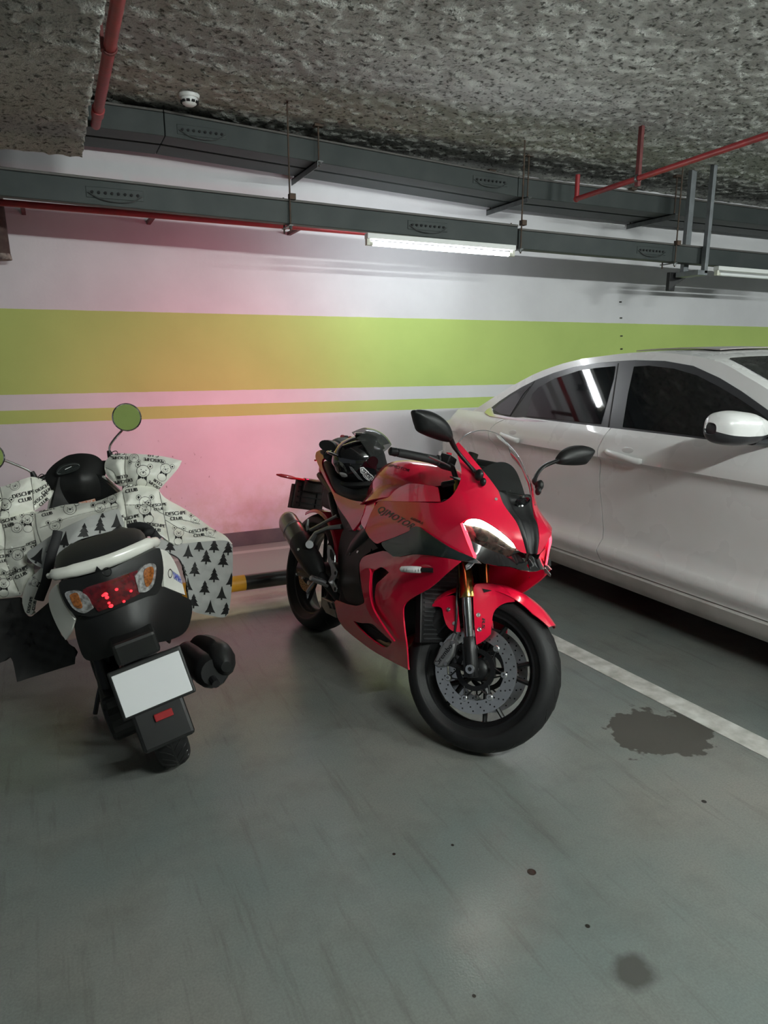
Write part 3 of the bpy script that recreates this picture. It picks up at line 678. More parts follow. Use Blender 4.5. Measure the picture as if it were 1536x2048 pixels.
def skin(outline, f, holes=(), step=7, off=0., place=None, n=5):
    """outline traced on the machine's side -> curved panel whose half width comes from field f"""
    loops = [curve2(outline, n)]+[curve2(h, n) for h in holes]; V = []; E = []
    for lp in loops:
        k = len(V); V += [Vector(p) for p in lp]; E += [(k+i, k+(i+1) % len(lp)) for i in range(len(lp))]
    xs = [p[0] for p in loops[0]]; ys = [p[1] for p in loops[0]]
    edge = [p for lp in loops for p in lp]; ea = np.array(edge)
    x = min(xs)+step/2; row = 0
    while x < max(xs):
        y = min(ys)+(step/2 if row % 2 else 0)
        while y < max(ys):
            if inside((x, y), loops[0]) and not any(inside((x, y), h) for h in loops[1:]) and np.hypot(ea[:, 0]-x, ea[:, 1]-y).min() > step*.45: V.append(Vector((x, y)))
            y += step
        x += step*.87; row += 1
    r = delaunay_2d_cdt(V, E, [], 1, 1e-4); vv, ff = r[0], r[2]; Fc = []
    for t in ff:
        c = sum((vv[i] for i in t), Vector((0, 0)))/len(t)
        if inside(c, loops[0]) and not any(inside(c, h) for h in loops[1:]): Fc.append(tuple(t))
    place = place or (lambda x, y, l: B(x, y, l))
    P = [place(p.x, p.y, f(p.x, p.y)+off) for p in vv]
    # face outwards (away from the centre plane)
    out = []
    for t in Fc:
        nrm = (P[t[1]]-P[t[0]]).cross(P[t[2]]-P[t[0]]); out.append(t if nrm.y < 0 else t[::-1])
    return P, out, 'open'
def panel(name, outline, f, m, holes=(), off=0., thick=.005, mirror=True, parent=None, step=7, label=None, place=None, n=5):
    o = obj(name, skin(outline, f, holes, step, off, place, n), m, parent or bike, smooth=True, solid=thick, off=-1, angle=70, label=label)
    if mirror: both(o)
    return o
def decal_px(name, s, quad, target, m, parent, frame=BF, d=.0012, bold=.01, shear=0, space=1.0):
    """lettering inside a quadrilateral (tl, tr, br, bl as seen in the photo), laid on the real surface of target"""
    V, Fc, w, h = text_vf(s, 1.0, bold, shear, space); bv = bvh_of(target); o = frame.I @ CAMP; P = []
    TL, TR, BR, BL = [Vector(q) for q in quad]
    for v in V:
        u, t = v.x/w+.5, .5-v.y/h; q = (TL*(1-u)+TR*u)*(1-t)+(BL*(1-u)+BR*u)*t
        dr = (frame.I.to_3x3() @ ray(q.x, q.y)).normalized(); hit = bv.ray_cast(o, dr)
        P.append((hit[0]+(hit[1] if hit[1].dot(dr) < 0 else -hit[1])*d) if hit[0] else None)
    good = [p for p in P if p is not None]
    if not good: print('decal missed', s); return
    keep = [t for t in Fc if all(P[i] is not None for i in t)]
    P = [p if p is not None else good[0] for p in P]
    return obj(name, (P, keep, 'open'), m, parent)
def px_hit(px, py, target, frame=BF):
    o = frame.I @ CAMP; d = (frame.I.to_3x3() @ ray(px, py)).normalized(); h = bvh_of(target).ray_cast(o, d); return h[0], h[1]

FLD = field([(917,884,.135),(909,890,.150),(940,911,.130),(916,912,.168),(963,938,.112),(923,939,.178),(958,952,.135),(997,982,.083),(940,975,.160),(911,980,.192),(992,998.6,.095),(1008,1010,.072),(1033,1045,.052),(1045,1077,.040),(1053,1107,.025),
 (926,1047,.216),(936,1039,.207),(958,1037,.180),(993,1057,.135),(1023,1082,.085),(1033,1097,.062),(1018,1114,.075),(983,1100,.125),(939,1080,.195),(950,1117,.175),(960,1008,.150),(930,1015,.192),(880,1006,.222),(900,1040,.226),(850,1020,.236),(820,1005,.230),(850,1050,.246),(900,1080,.228),(920,1100,.212),
 (760,1003,.215),(740,1040,.228),(730,1061,.235),(752,1088,.242),(800,1040,.240),(810,1065,.246),(840,1075,.250),(800,1095,.252),(870,1100,.244)])
FLL = field([(720,1124,.225),(766,1102,.238),(795,1113,.248),(850,1115,.252),(900,1117,.242),(922,1124,.218),(718,1137,.226),(760,1150,.245),(800,1145,.250),(859,1176,.232),(813,1204,.232),(807,1227,.228),(813,1295,.208),(816,1334,.185),(728,1206,.218),(750,1200,.234),(780,1220,.236),(713,1211,.206),(673,1200,.180),(675,1235,.162),(693,1261,.146),(748,1303,.136),(780,1320,.142),(740,1260,.185),(784,1280,.204),(770,1240,.222)])
# ---- upper cowl and nose
cowl = panel('upper_cowl', [(917,884,1),(940,910),(963.5,938.5),(982,961),(997,982,1),(1008,1010),(1033,1045),(1045,1077),(1053,1107,1),(1042,1104),(1033,1097,1),(1023,1081),(993,1056.5),(972,1043),(958,1037),(944,1036),(934,1038),(926,1043),(921,1048,1),(935,1083),(950,1117,1),(900,1094.5),(868,1074),(850,1062),(836,1053.5,1),(818,1062),(790,1074),(763.7,1083.4,1),(752,1087),(738,1074.5,1),(730.5,1061,1),(737,1037),(747,1016),(757,1002,1),(790,1002.5),(822,1003.5),(860,1005.5),(882,1005),(899,996),(912,980),(921,959),(922.5,938),(915,911),(909,890,1)], FLD, M_rd, thick=.006, label='red upper cowl with grey lettering')
decal_px('lettering', 'QJMOTOR', ((762,1011),(832,1049),(818,1061),(752,1026)), cowl, M_deck, cowl, bold=.03, shear=.25, space=1.12)
decal_px('lettering', '600RS', ((823,1033),(848,1045),(847,1050),(821,1038.5)), cowl, M_decb, cowl, bold=.02, shear=.3)
for px, py in ((992, 998.6),):
    p, nn = px_hit(px, py, cowl)
    both(obj('screw', cyl(p-nn*.003, p+nn*.003, .0055, 10), M_screw, bike))
lens = panel('headlight', [(927,1047,1),(936,1039.5),(958,1038),(993,1057.5),(1023,1082),(1033,1097,1),(1018,1114,1),(983,1101),(955,1088),(940,1080,1)], FLD, M_lens, off=-.034, thick=.004, step=5)
led = panel('led_strip', [(928,1048,1),(936,1040),(958,1038.5),(993,1058.5),(1022,1082.5),(1031,1096,1),(1022,1093),(1000,1077),(975,1060.5),(955,1053),(941,1051)], FLD, M_led, off=-.030, thick=.002, mirror=False, parent=lens, step=4)
led2 = copy_of(led, None, [c for c in bike.children if c.name.startswith('headlight') and c is not lens][0])
panel('projector', [(955,1066),(968,1068),(976,1076),(972,1084),(960,1082),(950,1074)], FLD, mat('lamp_chrome', (.25, .24, .2), .15, metal=.9, var=.9, vscale=90, vcol=(.02, .02, .02)), off=-.032, thick=.002, mirror=False, parent=lens, step=4)
panel('red_pinstripe', [(920.5,1047,1),(925,1046,1),(940,1080,1),(952.5,1116,1),(948.5,1118,1),(934,1084,1)], FLD, M_glowstripe, off=.0015, thick=.006, step=4, n=3)  # pinstripe along the lamp edge, no lamp itself; its glow is added
# dark chin under the lamps
FCH = field([(939,1080,.192),(983,1101,.122),(1018,1114,.073),(1040,1120,.028),(1058,1128,.0),(951,1119,.172),(970,1127,.150),(993,1131,.120),(1030,1133,.065),(1061,1144,.003)])
panel('chin_trim', [(940,1080,1),(955,1088),(983,1101),(1018,1114,1),(1033,1108),(1046,1118,1),(1061,1143,1),(1040,1139),(1020,1133),(993,1131),(970,1126.5),(951,1119,1)], FCH, M_gb, off=-.004, thick=.004, step=6)
# black centre strip between the lamps
cs = []
for (a, b) in (((997,982,.083), 1), ((1008,1010,.072), 1), ((1022,1030,.058), 1), ((1033,1045,.052), 1), ((1045,1077,.040), 1), ((1053,1107,.025), 1)):
    p = B(a[0], a[1], a[2]-.001); w = -p.y; cs.append([(p.x-.004, -w, p.z), (p.x+.006, -w*.72, p.z+.004), (p.x-.004, -w*.45, p.z), (p.x-.002, 0, p.z), (p.x-.004, w*.45, p.z), (p.x+.006, w*.72, p.z+.004), (p.x-.004, w, p.z)])
obj('nose_strip', grid(fine(cs, 3, 3)), M_bp, bike, smooth=True, solid=.006, off=0)
p = B(1030, 988, 0.0)
obj('nose_emblem', xf(lathe([(.0, -.006), (.014, -.006), (.017, -.002), (.024, -.002), (.026, -.006), (.029, .002), (.0, .004)], 24), tr(1.415, 0, .958) @ roty(R(40)) @ rotz(R(90)) ), M_gb, bike, smooth=True)
# windscreen: bubble between the cowl edges
edge = [B(*q) for q in ((917,884,.133),(940,911,.128),(963.5,938.5,.110),(982,961,.096),(997,982,.081))]
ws = []
tops = [Vector((1.150, 0, 1.188)), Vector((1.245, 0, 1.142)), Vector((1.325, 0, 1.085)), Vector((1.385, 0, 1.025)), Vector((1.405, 0, .975))]
for e_, t_ in zip(edge, tops):
    r = []
    for k in range(-8, 9):
        s = k/8; a = abs(s); g_ = (1-a**2.2)**.75 if a < 1 else 0
        r.append(Vector((e_.x+(t_.x-e_.x)*g_, e_.y*-s if False else -abs(e_.y)*s, e_.z+(t_.z-e_.z)*g_)))
    ws.append(r)
obj('windscreen', grid(fine(ws, 2, 4)), M_clear, bike, smooth=True, solid=.003, off=0, label='clear bubble windscreen')
rim = fine(ws, 2, 4)[0]
obj('screen_edge', tube(rim, .0022, 6), mat('screen_edge', (.30, .31, .32), .2, trans=.5), bike, smooth=True)
# dash and inner cowl behind the screen
obj('dash', join(box(1.14, 1.17, -.075, .075, .985, 1.075), box(1.16, 1.20, -.06, .06, .98, 1.05)), M_bp, bike, bevel=.008)
obj('inner_cowl', grid(fine([[(1.36, y*.075, .965-abs(y)*.01) for y in (-1, -.5, 0, .5, 1)], [(1.30, y*.105, .975-abs(y)*.01) for y in (-1, -.5, 0, .5, 1)], [(1.22, y*.125, .985-abs(y)*.005) for y in (-1, -.5, 0, .5, 1)], [(1.15, y*.145, .99) for y in (-1, -.5, 0, .5, 1)]], 2, 2)), M_bp, bike, smooth=True, solid=.004)
obj('cowl_core', join(box(1.10, 1.34, -.135, .135, .70, .90), box(1.28, 1.41, -.10, .10, .72, .87)), M_bp, bike, bevel=.02)
rear_d = field([(963,938,1.27),(1000,924,1.245),(1030,940,1.27),(997,982,1.365),(1050,992,1.375),(1022,930,1.25)])
panel('dash_cover', [(962,941,1),(978,930),(1000,924),(1018,928),(1032,942),(1043,968),(1050,991,1),(1030,986),(1000,984,1),(980,964)], rear_d, mat('dash_grey', (.030, .031, .033), .45), thick=.004, mirror=False, place=lambda x, y, l: BF.x(x, y, l), step=7)
obj('chin_block', join(box(1.36, 1.452, -.055, .055, .735, .80), box(1.30, 1.40, -.13, .13, .715, .79)), M_gb, bike, bevel=.02, bseg=3)
# winglets (grey lips at the chin corners)
wl = [B(915,1120.4,.20), B(951,1117,.176), B(963.5,1127.5,.170), B(945,1126,.185)]
both(obj('winglet', slab([wl[0], wl[1], wl[2], wl[3]], .006), mat('wing_silver', (.30, .31, .32), .3, metal=.6), bike, bevel=.002))
lip = [(1.405, -.165, .728), (1.43, -.172, .72), (1.438, -.196, .700), (1.43, -.205, .690), (1.41, -.195, .700)]
both(obj('chin_lip', slab(lip, .004), mat('wing_silver'), bike, bevel=.001))
# ---- dark side wing and lower fairing
FDG = field([(763.7,1088,.246),(785.8,1112,.250),(803,1112,.252),(826,1107,.256),(840,1075,.262),(836.8,1053.5,.254),(818,1063,.250),(870,1090,.252),(900,1105,.240),(950,1118,.180)])
panel('side_wing', [(763.7,1084.5,1),(790,1074.5),(817,1063,1),(824,1055),(836.8,1053.5),(854.5,1066),(900,1095.5),(950,1117.5,1),(925,1121),(900,1117),(860,1110.5),(826,1108),(803,1112.5),(786,1112.5,1),(772,1101),(763.5,1090)], FDG, M_dg, off=.004, thick=.010)
vent1 = [(743.8,1146),(752,1139),(762,1134.5),(770,1138),(778,1145,1),(764,1158),(753.5,1168),(750,1185),(750,1201),(753,1218,1),(744,1198),(742,1170)]
vent2 = [(707,1242,1),(722,1246),(744,1248),(760,1262),(784,1284,1),(777,1293),(766,1294),(742,1278),(720,1258)]
low = panel('lower_fairing', [(719,1137),(720,1124),(728,1113),(746,1107),(766,1101.5,1),(775,1104),(785,1112,1),(803,1113),(826,1109),(860,1111),(900,1118),(922.8,1123,1),(890,1150),(859,1176),(830,1193),(813.4,1204),(807,1214),(806,1228),(809,1262),(813.4,1295),(815.7,1333,1),(817,1340,1),(782,1322),(748,1303),(720,1283),(693,1261),(682,1248),(675,1235,1),(668.5,1204,1),(673,1200,1),(693,1208),(712.8,1212,1),(722,1209),(728.5,1203),(725,1185),(721,1160)], FLL, M_rd, holes=[vent1, vent2], thick=.006, label='red lower side fairing with two vents')
# raised crease strip of the lower fairing
FST = field([(722,1150,.236),(728,1180,.236),(735,1215,.232),(760,1255,.226),(786,1284,.212),(740,1195,.240)])
panel('fairing_blade', [(722,1142,1),(734,1136),(740,1144),(738,1170),(740,1196),(748,1222),(768,1255),(788,1283,1),(770,1264),(745,1238),(731,1210),(725,1180)], FST, M_rd, off=.010, thick=.008)
panel('vent_liner', [(736,1136,1),(764,1127),(784,1145,1),(760,1168),(757,1225,1),(738,1200)], FLL, M_bp, off=-.035, thick=.004)
panel('vent_liner', [(700,1238,1),(745,1240),(795,1288,1),(766,1303,1),(712,1262)], FLL, M_bp, off=-.045, thick=.004)
both(obj('header_pipe', tube(smoothpath([(.72, -.10, .24), (.86, -.125, .235), (1.0, -.13, .25), (1.1, -.10, .33)], 5), .024, 12), mat('header_bronze', (.20, .15, .09), .35, metal=.9, var=.5, vscale=25), bike, smooth=True))
# turn signals on short stalks
a, b = B(859, 1140.5, .250), B(801, 1138, .300)
sg = obj('turn_signal', tube([a, a+(b-a)*.25, a+(b-a)*.30, a+(b-a)*.6, a+(b-a)*.95, b], [.007, .007, .0125, .0135, .0115, .006], 12), mat('signal_lens', (.80, .80, .80), .12, coat=1, var=.4, vscale=60, vcol=(.45, .45, .45)), bike, smooth=True)
obj('signal_stalk', tube([a+(b-a)*-.12, a+(b-a)*.28], .009, 10), M_bp, sg)
for k in range(6):
    q = a+(b-a)*(.38+.1*k); obj('signal_cell', ball(q+Vector((.010, -.004, .001)), .0055, .0055, .0075, 10, 6), M_screw, sg, smooth=True)
both(sg)
# ---- engine, radiator, frame
M_eng = mat('engine_black', (.009, .009, .0095), .5, metal=.3, var=.5, vscale=22)
obj('engine_block', join(box(.50, .98, -.165, .165, .27, .62), box(.62, .98, -.15, .15, .20, .30), box(.78, 1.10, -.13, .13, .46, .78)), M_eng, bike, bevel=.03, bseg=3)
obj('airbox', box(.62, 1.12, -.12, .12, .62, .86), M_bp, bike, bevel=.03)
rad = obj('radiator', xf(box(-.018, .018, -.175, .175, -.20, .20), tr(1.135, 0, .53) @ roty(R(-18))), M_bm, bike, bevel=.004)
for k in range(22):
    obj('fin', xf(box(.0185, .021, -.16, .16, -.186+k*.0172, -.180+k*.0172), tr(1.135, 0, .53) @ roty(R(-18))), mat('fin_grey', (.04, .042, .044), .45, metal=.6), rad)
def flat(name, pts, lat, m, thick, mirror=False, parent=None, bevel=.004, label=None):
    o = obj(name, slab([B(p[0], p[1], p[2] if len(p) > 2 else lat) for p in pts], thick), m, parent or bike, bevel=bevel, label=label)
    if mirror: both(o)
    return o
cv = panel('engine_cover', [(688,1058),(712,1060),(735,1072),(756,1096,1),(730,1110),(719,1124),(718,1150),(722,1178),(727,1204),(713,1211,1),(692,1200),(682,1170),(676,1130),(678,1090)], field([(688,1058,.17),(756,1096,.205),(719,1124,.205),(727,1204,.195),(692,1200,.17),(676,1130,.165),(700,1130,.205),(705,1170,.20)]), M_eng, thick=.02, label='matt black engine side cover')
for px, py in ((716, 1104), (700, 1108), (742, 1100)):
    p, nn = px_hit(px, py, cv)
    if p: obj('bolt', cyl(p-nn*.004, p+nn*.004, .006, 8), M_screw if px == 716 else M_bm, cv)
both(obj('frame_spar', tube(smoothpath([(1.10, -.06, .84), (.95, -.16, .80), (.75, -.185, .70), (.60, -.175, .58), (.50, -.15, .46), (.46, -.13, .34)], 4), .022, 8, ry=.042), M_bm, bike, smooth=True))
obj('seat_frame', join(tube([(.60, -.11, .70), (.2, -.10, .74), (-.12, -.06, .82)], .018, 8), tube([(.60, .11, .70), (.2, .10, .74), (-.12, .06, .82)], .018, 8)), M_bm, bike, smooth=True)
obj('tail_core', box(-.02, .55, -.085, .085, .66, .79), M_bp, bike, bevel=.03)
# ---- tank
TS = [(.50, .87, .06, .865, .11, .82, .145, .745), (.56, .935, .085, .925, .135, .87, .175, .765), (.62, .985, .105, .972, .155, .905, .195, .785), (.71, 1.008, .120, .995, .172, .922, .200, .815), (.82, 1.020, .125, 1.006, .174, .935, .196, .845), (.91, 1.012, .118, .998, .162, .938, .182, .862), (.965, .985, .100, .970, .140, .925, .160, .862), (.995, .945, .080, .935, .110, .905, .125, .855)]
rows = []
for x, zc, w1, z1, w2, z2, w3, z3 in TS:
    h = [(x, -w3, z3), (x, -w2-.002, (z2+z3)/2), (x, -w2, z2), (x, -(w1+w2)/2-.004, (z1+z2)/2+.008), (x, -w1, z1), (x, -w1*.5, zc-.001)]
    rows.append(h+[(x, 0, zc)]+[(a_, -b_, c_) for a_, b_, c_ in h[::-1]])
V, Fq = grid(fine(rows, 3, 3)); tank = obj('tank', (V, Fq), M_rd, bike, smooth=True, solid=.006, label='red fuel tank cover')
decal_px('lettering', 'QJMOTOR', ((776,926),(821,939),(817,946),(772,932)), tank, M_decb, tank, bold=.02, shear=.2)
obj('tank_cap', xf(lathe([(0, .012), (.045, .012), (.052, .004), (.052, -.004)], 24), tr(.86, 0, 1.018) @ rotx(R(-90)) @ Matrix.Identity(4)), M_bm, bike, smooth=True)
# red shelf panels between tank and side fairing
FSH = field([(733,1006,.192),(752,990,.186),(782,977,.185),(845,968,.178),(880,975,.175),(882,1003,.215),(820,1003,.228),(758,1002,.213),(740,1030,.222),(724,1035,.205)])
panel('knee_panel', [(733,1004),(752,987),(782,975.5),(820,967),(868,972,1),(876,975,1),(880,1003,1),(822,1003),(757,1002.5),(748,1014),(738,1036),(729,1058,1),(722,1045),(727,1020)], FSH, M_rd, off=-.014, thick=.005)
# ---- seat, tail
SS = [(-.10, .905, .055, .885), (-.03, .915, .095, .870), (.06, .905, .118, .845), (.14, .875, .130, .81), (.20, .835, .138, .775), (.30, .805, .146, .745), (.42, .803, .142, .735), (.52, .83, .120, .745), (.575, .88, .085, .78)]
rows = []
for x, zc, w, zb in SS:
    rows.append([(x, -w*.9, zb-.015), (x, -w, (zc+zb)/2), (x, -w*.82, zc-.008), (x, -w*.45, zc), (x, 0, zc+.002), (x, w*.45, zc), (x, w*.82, zc-.008), (x, w, (zc+zb)/2), (x, w*.9, zb-.015)])
V, Fq = grid(fine(rows, 3, 3)); seat = obj('seat', (V, Fq), M_seat, bike, smooth=True, solid=.01)
FTL = field([(633,906,.085),(644,899.6,.075),(631,915,.09),(648.6,955,.125),(646,917,.095),(652,945,.12),(666,986,.15),(697,999,.165),(724,1003.7,.178),(730.5,1010,.186),(719,1043,.196),(706,1061,.198),(690,1030,.180),(675,1012,.165)])
panel('tail_panel', [(631,916),(632,906),(636,902),(644,899.6),(656,902),(665,907,1),(654,913),(645,919),(644,930),(650,948),(658,966),(668.5,985,1),(682,992),(697,998),(712,1002),(724,1003.7),(731,1010,1),(727,1025),(719.4,1043.5),(706,1061,1),(694,1040),(675,1012),(664,985),(648,955),(637,931)], FTL, M_rd, thick=.012, step=5, label='red tail panel beside the seat')
both(obj('tail_side_cover', slab([B(668,987,.135), B(697,999,.15), B(722,1004,.165), B(708,1062,.185), B(690,1064,.16), B(680,1030,.14)], .01), M_bp, bike, bevel=.004))
# tail lamp facing the wall, mudguard, plate
tl = obj('tail_lamp', ball((-.165, 0, .862), .020, .045, .022, 20, 10), mat('tail_red', (.5, .01, .02), .2, coat=1, emis=(1, .03, .10), es=20), bike, smooth=True)
_sl = bpy.data.lights.new('tail_lamp_beam', 'SPOT'); _sl.energy = TAIL_POWER; _sl.color = (1, .045, .20); _sl.spot_size = R(104); _sl.spot_blend = 1.0; _sl.shadow_soft_size = .03
_so = bpy.data.objects.new('tail_lamp_beam', _sl); COL.objects.link(_so); _so.parent = tl; _so.location = (-.19, 0, .868); _so.rotation_euler = Vector((-1, -.07, .10)).to_track_quat('-Z', 'Y').to_euler()
obj('tail_lamp_hood', tube(smoothpath([(-.15, -.088, .892), (-.165, -.05, .905), (-.17, 0, .908), (-.165, .05, .905), (-.15, .088, .892)], 4), .008, 8, ry=.005), M_rd, bike, smooth=True)
obj('tail_tip', join(box(-.135, .02, -.075, .075, .825, .885)), M_rd, bike, bevel=.025, bseg=3)
xq = -.335
hg = obj('plate_hanger', join(tube(smoothpath([(-.02, 0, .80), (-.18, 0, .775), (-.29, 0, .765), (-.33, 0, .74)], 4), .045, 8, ry=.013), box(-.345, -.325, -.095, .095, .60, .765), box(-.325, -.29, -.06, .06, .70, .775)), mat('mudguard_black', (.02, .012, .012), .4, coat=.2), bike, bevel=.006)
for z in (.625, .66, .69, .72): obj('rib', box(-.326, -.318, -.075, .075, z, z+.008), M_bp, hg)
for s in (-1, 1): obj('rib', box(-.326, -.317, s*.05-.004, s*.05+.004, .61, .74), M_bp, hg)
obj('number_plate', box(-.353, -.347, -.11, .11, .59, .73), mat('plate_backing', (.045, .02, .02), .5), bike, bevel=.006)
for s in (-1, 1):
    obj('rear_signal', tube([(-.30, s*.05, .765), (-.31, s*.11, .765), (-.318, s*.13, .766), (-.335, s*.19, .768), (-.345, s*.215, .768)], [.007, .007, .011, .010, .004], 10), mat('signal_red', (.35, .02, .03), .2, coat=.8), bike, smooth=True)
# ---- rear wheel, swing arm, exhaust
def tire_prof(R0, wd, rim):
    h = wd/2; return [(rim, -h*.62), (rim+.02, -h*.86), (R0-.055, -h), (R0-.030, -h*.94), (R0-.012, -h*.70), (R0-.003, -h*.36), (R0, 0), (R0-.003, h*.36), (R0-.012, h*.70), (R0-.030, h*.94), (R0-.055, h), (rim+.02, h*.86), (rim, h*.62)]
def smooth_prof(p, n=3): return [(q.x, q.y) for q in smoothpath([(a, b, 0) for a, b in p], n)]
def wheel(name, M, R0, wd, label):
    rim = R0-.085
    w = obj(name, xf(lathe(smooth_prof([(rim+.010, -wd*.36), (rim+.012, -wd*.33), (rim-.006, -wd*.31), (rim-.010, -wd*.24), (rim-.024, -wd*.12), (rim-.026, 0), (rim-.024, wd*.12), (rim-.010, wd*.24), (rim-.006, wd*.31), (rim+.012, wd*.33), (rim+.010, wd*.36)], 2), 56), M), M_bm, bike, smooth=True, label=label)
    t = obj('tire', xf(lathe(smooth_prof(tire_prof(R0, wd, rim)), 72), M), M_tire, w, smooth=True)
    gv = []                                                # tread grooves: shallow dark arcs sunk in the shoulder
    for k in range(22):
        for s in (-1, 1):
            a0 = 2*math.pi*(k+(.5 if s > 0 else 0))/22; pts = []
            for j in range(7):
                u = j/6; y = s*wd*(.05+.34*u); a = a0+.20*u**1.3
                r = float(np.interp(abs(y), [0, wd*.18, wd*.35, wd*.47], [R0, R0-.003, R0-.012, R0-.030]))-.0006; pts.append((r*math.cos(a), y, r*math.sin(a)))
            gv.append(tube(pts, [.0006, .0022, .003, .003, .0026, .0018, .0004], 5))
    g_ = obj('tread_groove', xf(join(*gv), M), M_decb, w)
    obj('hub', xf(lathe([(.0, -.055), (.03, -.055), (.042, -.045), (.045, 0), (.042, .045), (.03, .055), (0, .055)], 28), M), M_bm, w, smooth=True)
    for k in range(5):
        for s in (-1, 1):
            a = 2*math.pi*k/5+.3; d0 = Vector((math.cos(a), 0, math.sin(a))); a2 = a+s*.20; d1 = Vector((math.cos(a2), 0, math.sin(a2)))
            obj('spoke', xf(tube([d0*.035, d0*.07+d1*.01, d1*(rim-.015)], [.014, .011, .0085], 8, ry=[.02, .013, .011], up=(0, 1, 0)), M), M_bm, w, smooth=True)
    return w
rw = wheel('rear_wheel', tr(0, 0, WRR), WRR, .175, 'black rear wheel with wide tire')
def disc(w, M, y, r0, r1, m, holes, nb, rb, mb):
    d = obj('brake_disc', xf(lathe([(r0, y-.0025), (r1, y-.0025), (r1, y+.0025), (r0, y+.0025)], 64, closed=True), M), m, w, smooth=True, angle=30)
    hs = []
    for k in range(holes):
        for j in range(3):
            a = 2*math.pi*(k+j*.28)/holes; r = r0+(r1-r0)*(.22+.28*j); c = Vector((r*math.cos(a), y, r*math.sin(a))); hs.append(cyl(c+Vector((0, -.0031, 0)), c+Vector((0, .0031, 0)), .0032, 8))
    obj('drill_holes', xf(join(*hs), M), M_hole, w)
    for k in range(nb):
        a = 2*math.pi*k/nb+.2; c = Vector((rb*math.cos(a), y, rb*math.sin(a)))
        obj('disc_bolt', xf(lathe([(.005, -.007), (.010, -.007), (.0125, -.004), (.0125, .007), (.005, .007)], 16), M @ tr(c)), mb, w, smooth=True)
    return d
disc(rw, tr(0, 0, WRR), -.085, .075, .115, M_rust, 22, 5, .07, M_screw)
both(obj('swing_arm', tube(smoothpath([(.48, -.10, .42), (.32, -.115, .40), (.14, -.125, .345), (-.03, -.125, .315)], 4), .018, 8, ry=.04), M_bm, bike, smooth=True))
obj('rear_axle', cyl((0, -.14, WRR), (0, .14, WRR), .016, 16), M_sil, bike, smooth=True)
obj('rear_caliper', box(-.06, .04, -.115, -.07, .40, .46), M_bm, bike, bevel=.01)
hug = lathe(smooth_prof([(.31, -.092), (.327, -.085), (.333, -.05), (.335, 0), (.333, .05), (.327, .085), (.31, .092)], 2), 24, a0=R(20), a1=R(118))
obj('rear_hugger', xf(hug, tr(0, 0, WRR)), M_rd, bike, smooth=True, solid=.004)
obj('chain_guard', tube([(.45, .12, .46), (.2, .125, .44), (-.05, .125, .39)], .012, 8, ry=.03), M_bp, bike, smooth=True)
# exhaust can on the right
e0, e1 = B(640, 1150, .19), B(572, 1037, .225)
ax = (e1-e0).normalized(); Lc = (e1-e0).length
def can(ts, rs, n=20, sq=.82): return tube([e0+ax*(Lc*t) for t in ts], rs, n, ry=[r*sq for r in rs], up=(0, -1, 0))
ex = obj('exhaust_can', can([.48, .5, .75, .93, .97, 1.0, 1.0], [.060, .062, .062, .060, .054, .046, .030]), mat('can_titanium', (.36, .33, .30), .30, metal=1, var=.3, vscale=9), bike, smooth=True)
obj('clamp_band', can([.76, .765, .79, .795], [.0625, .0645, .0645, .0625]), M_sil, ex, smooth=True)
hs = obj('exhaust_shield', can([-.02, .06, .2, .42, .56, .585], [.030, .050, .062, .067, .067, .063]), M_bp, ex, smooth=True)
p, nn = px_hit(597, 1099, hs)
if p: obj('shield_screw', cyl(p-nn*.003, p+nn*.003, .007, 10), M_screw, ex)
obj('exhaust_pipe', tube(smoothpath([e0+ax*.02, e0-ax*.10+Vector((.02, .04, -.02)), Vector((.56, -.09, .235)), Vector((.72, -.03, .21))], 5), .026, 12), M_bm, bike, smooth=True)
cat_ = flat('catalyst_cover', [(645,1194),(668,1204),(675,1236),(655,1226),(646,1211)], .135, mat('cover_steel', (.36, .33, .28), .45, metal=.7, var=.4, vscale=30), .02)
for k in range(2): flat('slot', [(655+k*8,1204+k*2),(658+k*8,1205+k*2),(663+k*8,1217+k*2),(660+k*8,1217+k*2)], .147, M_hole, .002, parent=cat_, bevel=0)
obj('belly_box', box(.50, 1.08, -.115, .115, .185, .30), M_bm, bike, bevel=.03)
# passenger peg hanger (silver arms)
ph = obj('peg_hanger', join(tube([B(676,1031,.15), B(645,1047,.19), B(622,1060,.21)], [.016, .011, .013], 8, ry=[.010, .008, .009]), tube([B(684,1053,.16), B(655,1056,.195), B(632,1066,.21), B(620,1085,.22)], [.013, .010, .011, .016], 8), tube([B(616.5,1038,.215), B(614.5,1052,.215), B(617,1062,.215)], [.006, .009, .011], 8)), M_sil, bike, smooth=True)
obj('hanger_mount', cyl(B(619,1089,.205), B(619,1089,.235), .020, 14), M_sil, ph, smooth=True)
both(ph)
# rider foot rest plate, peg, brake pedal
rs_ = flat('rearset_plate', [(656,1090),(661,1091),(671,1110),(671,1126),(667,1128),(675,1143),(673,1152),(668,1162),(675,1176),(673,1184),(669,1184),(663,1171),(657,1163),(664,1150),(662,1134),(657,1124),(655,1104)], .195, M_sil, .010, label='silver rider footrest plate')
flat('plate_slot', [(660,1098),(663,1099),(668,1111),(668,1121),(664,1121),(660,1112)], .2015, M_hole, .002, parent=rs_, bevel=0)
for px, py in ((670.5,1146), (670,1178)):
    c = B(px, py, .2005); obj('plate_hole', cyl(c+Vector((0, -.001, 0)), c+Vector((0, .002, 0)), .009, 10), M_hole, rs_)
a, b = B(650,1165,.205), B(621,1156,.285)
pg = obj('foot_peg', tube([a, b], .013, 10, ry=.011), M_sil, bike, smooth=False)
for k in range(7): q = a+(b-a)*(.2+.11*k); obj('peg_tooth', box(q.x-.014, q.x+.014, q.y-.002, q.y+.002, q.z+.009, q.z+.014), M_sil, pg)
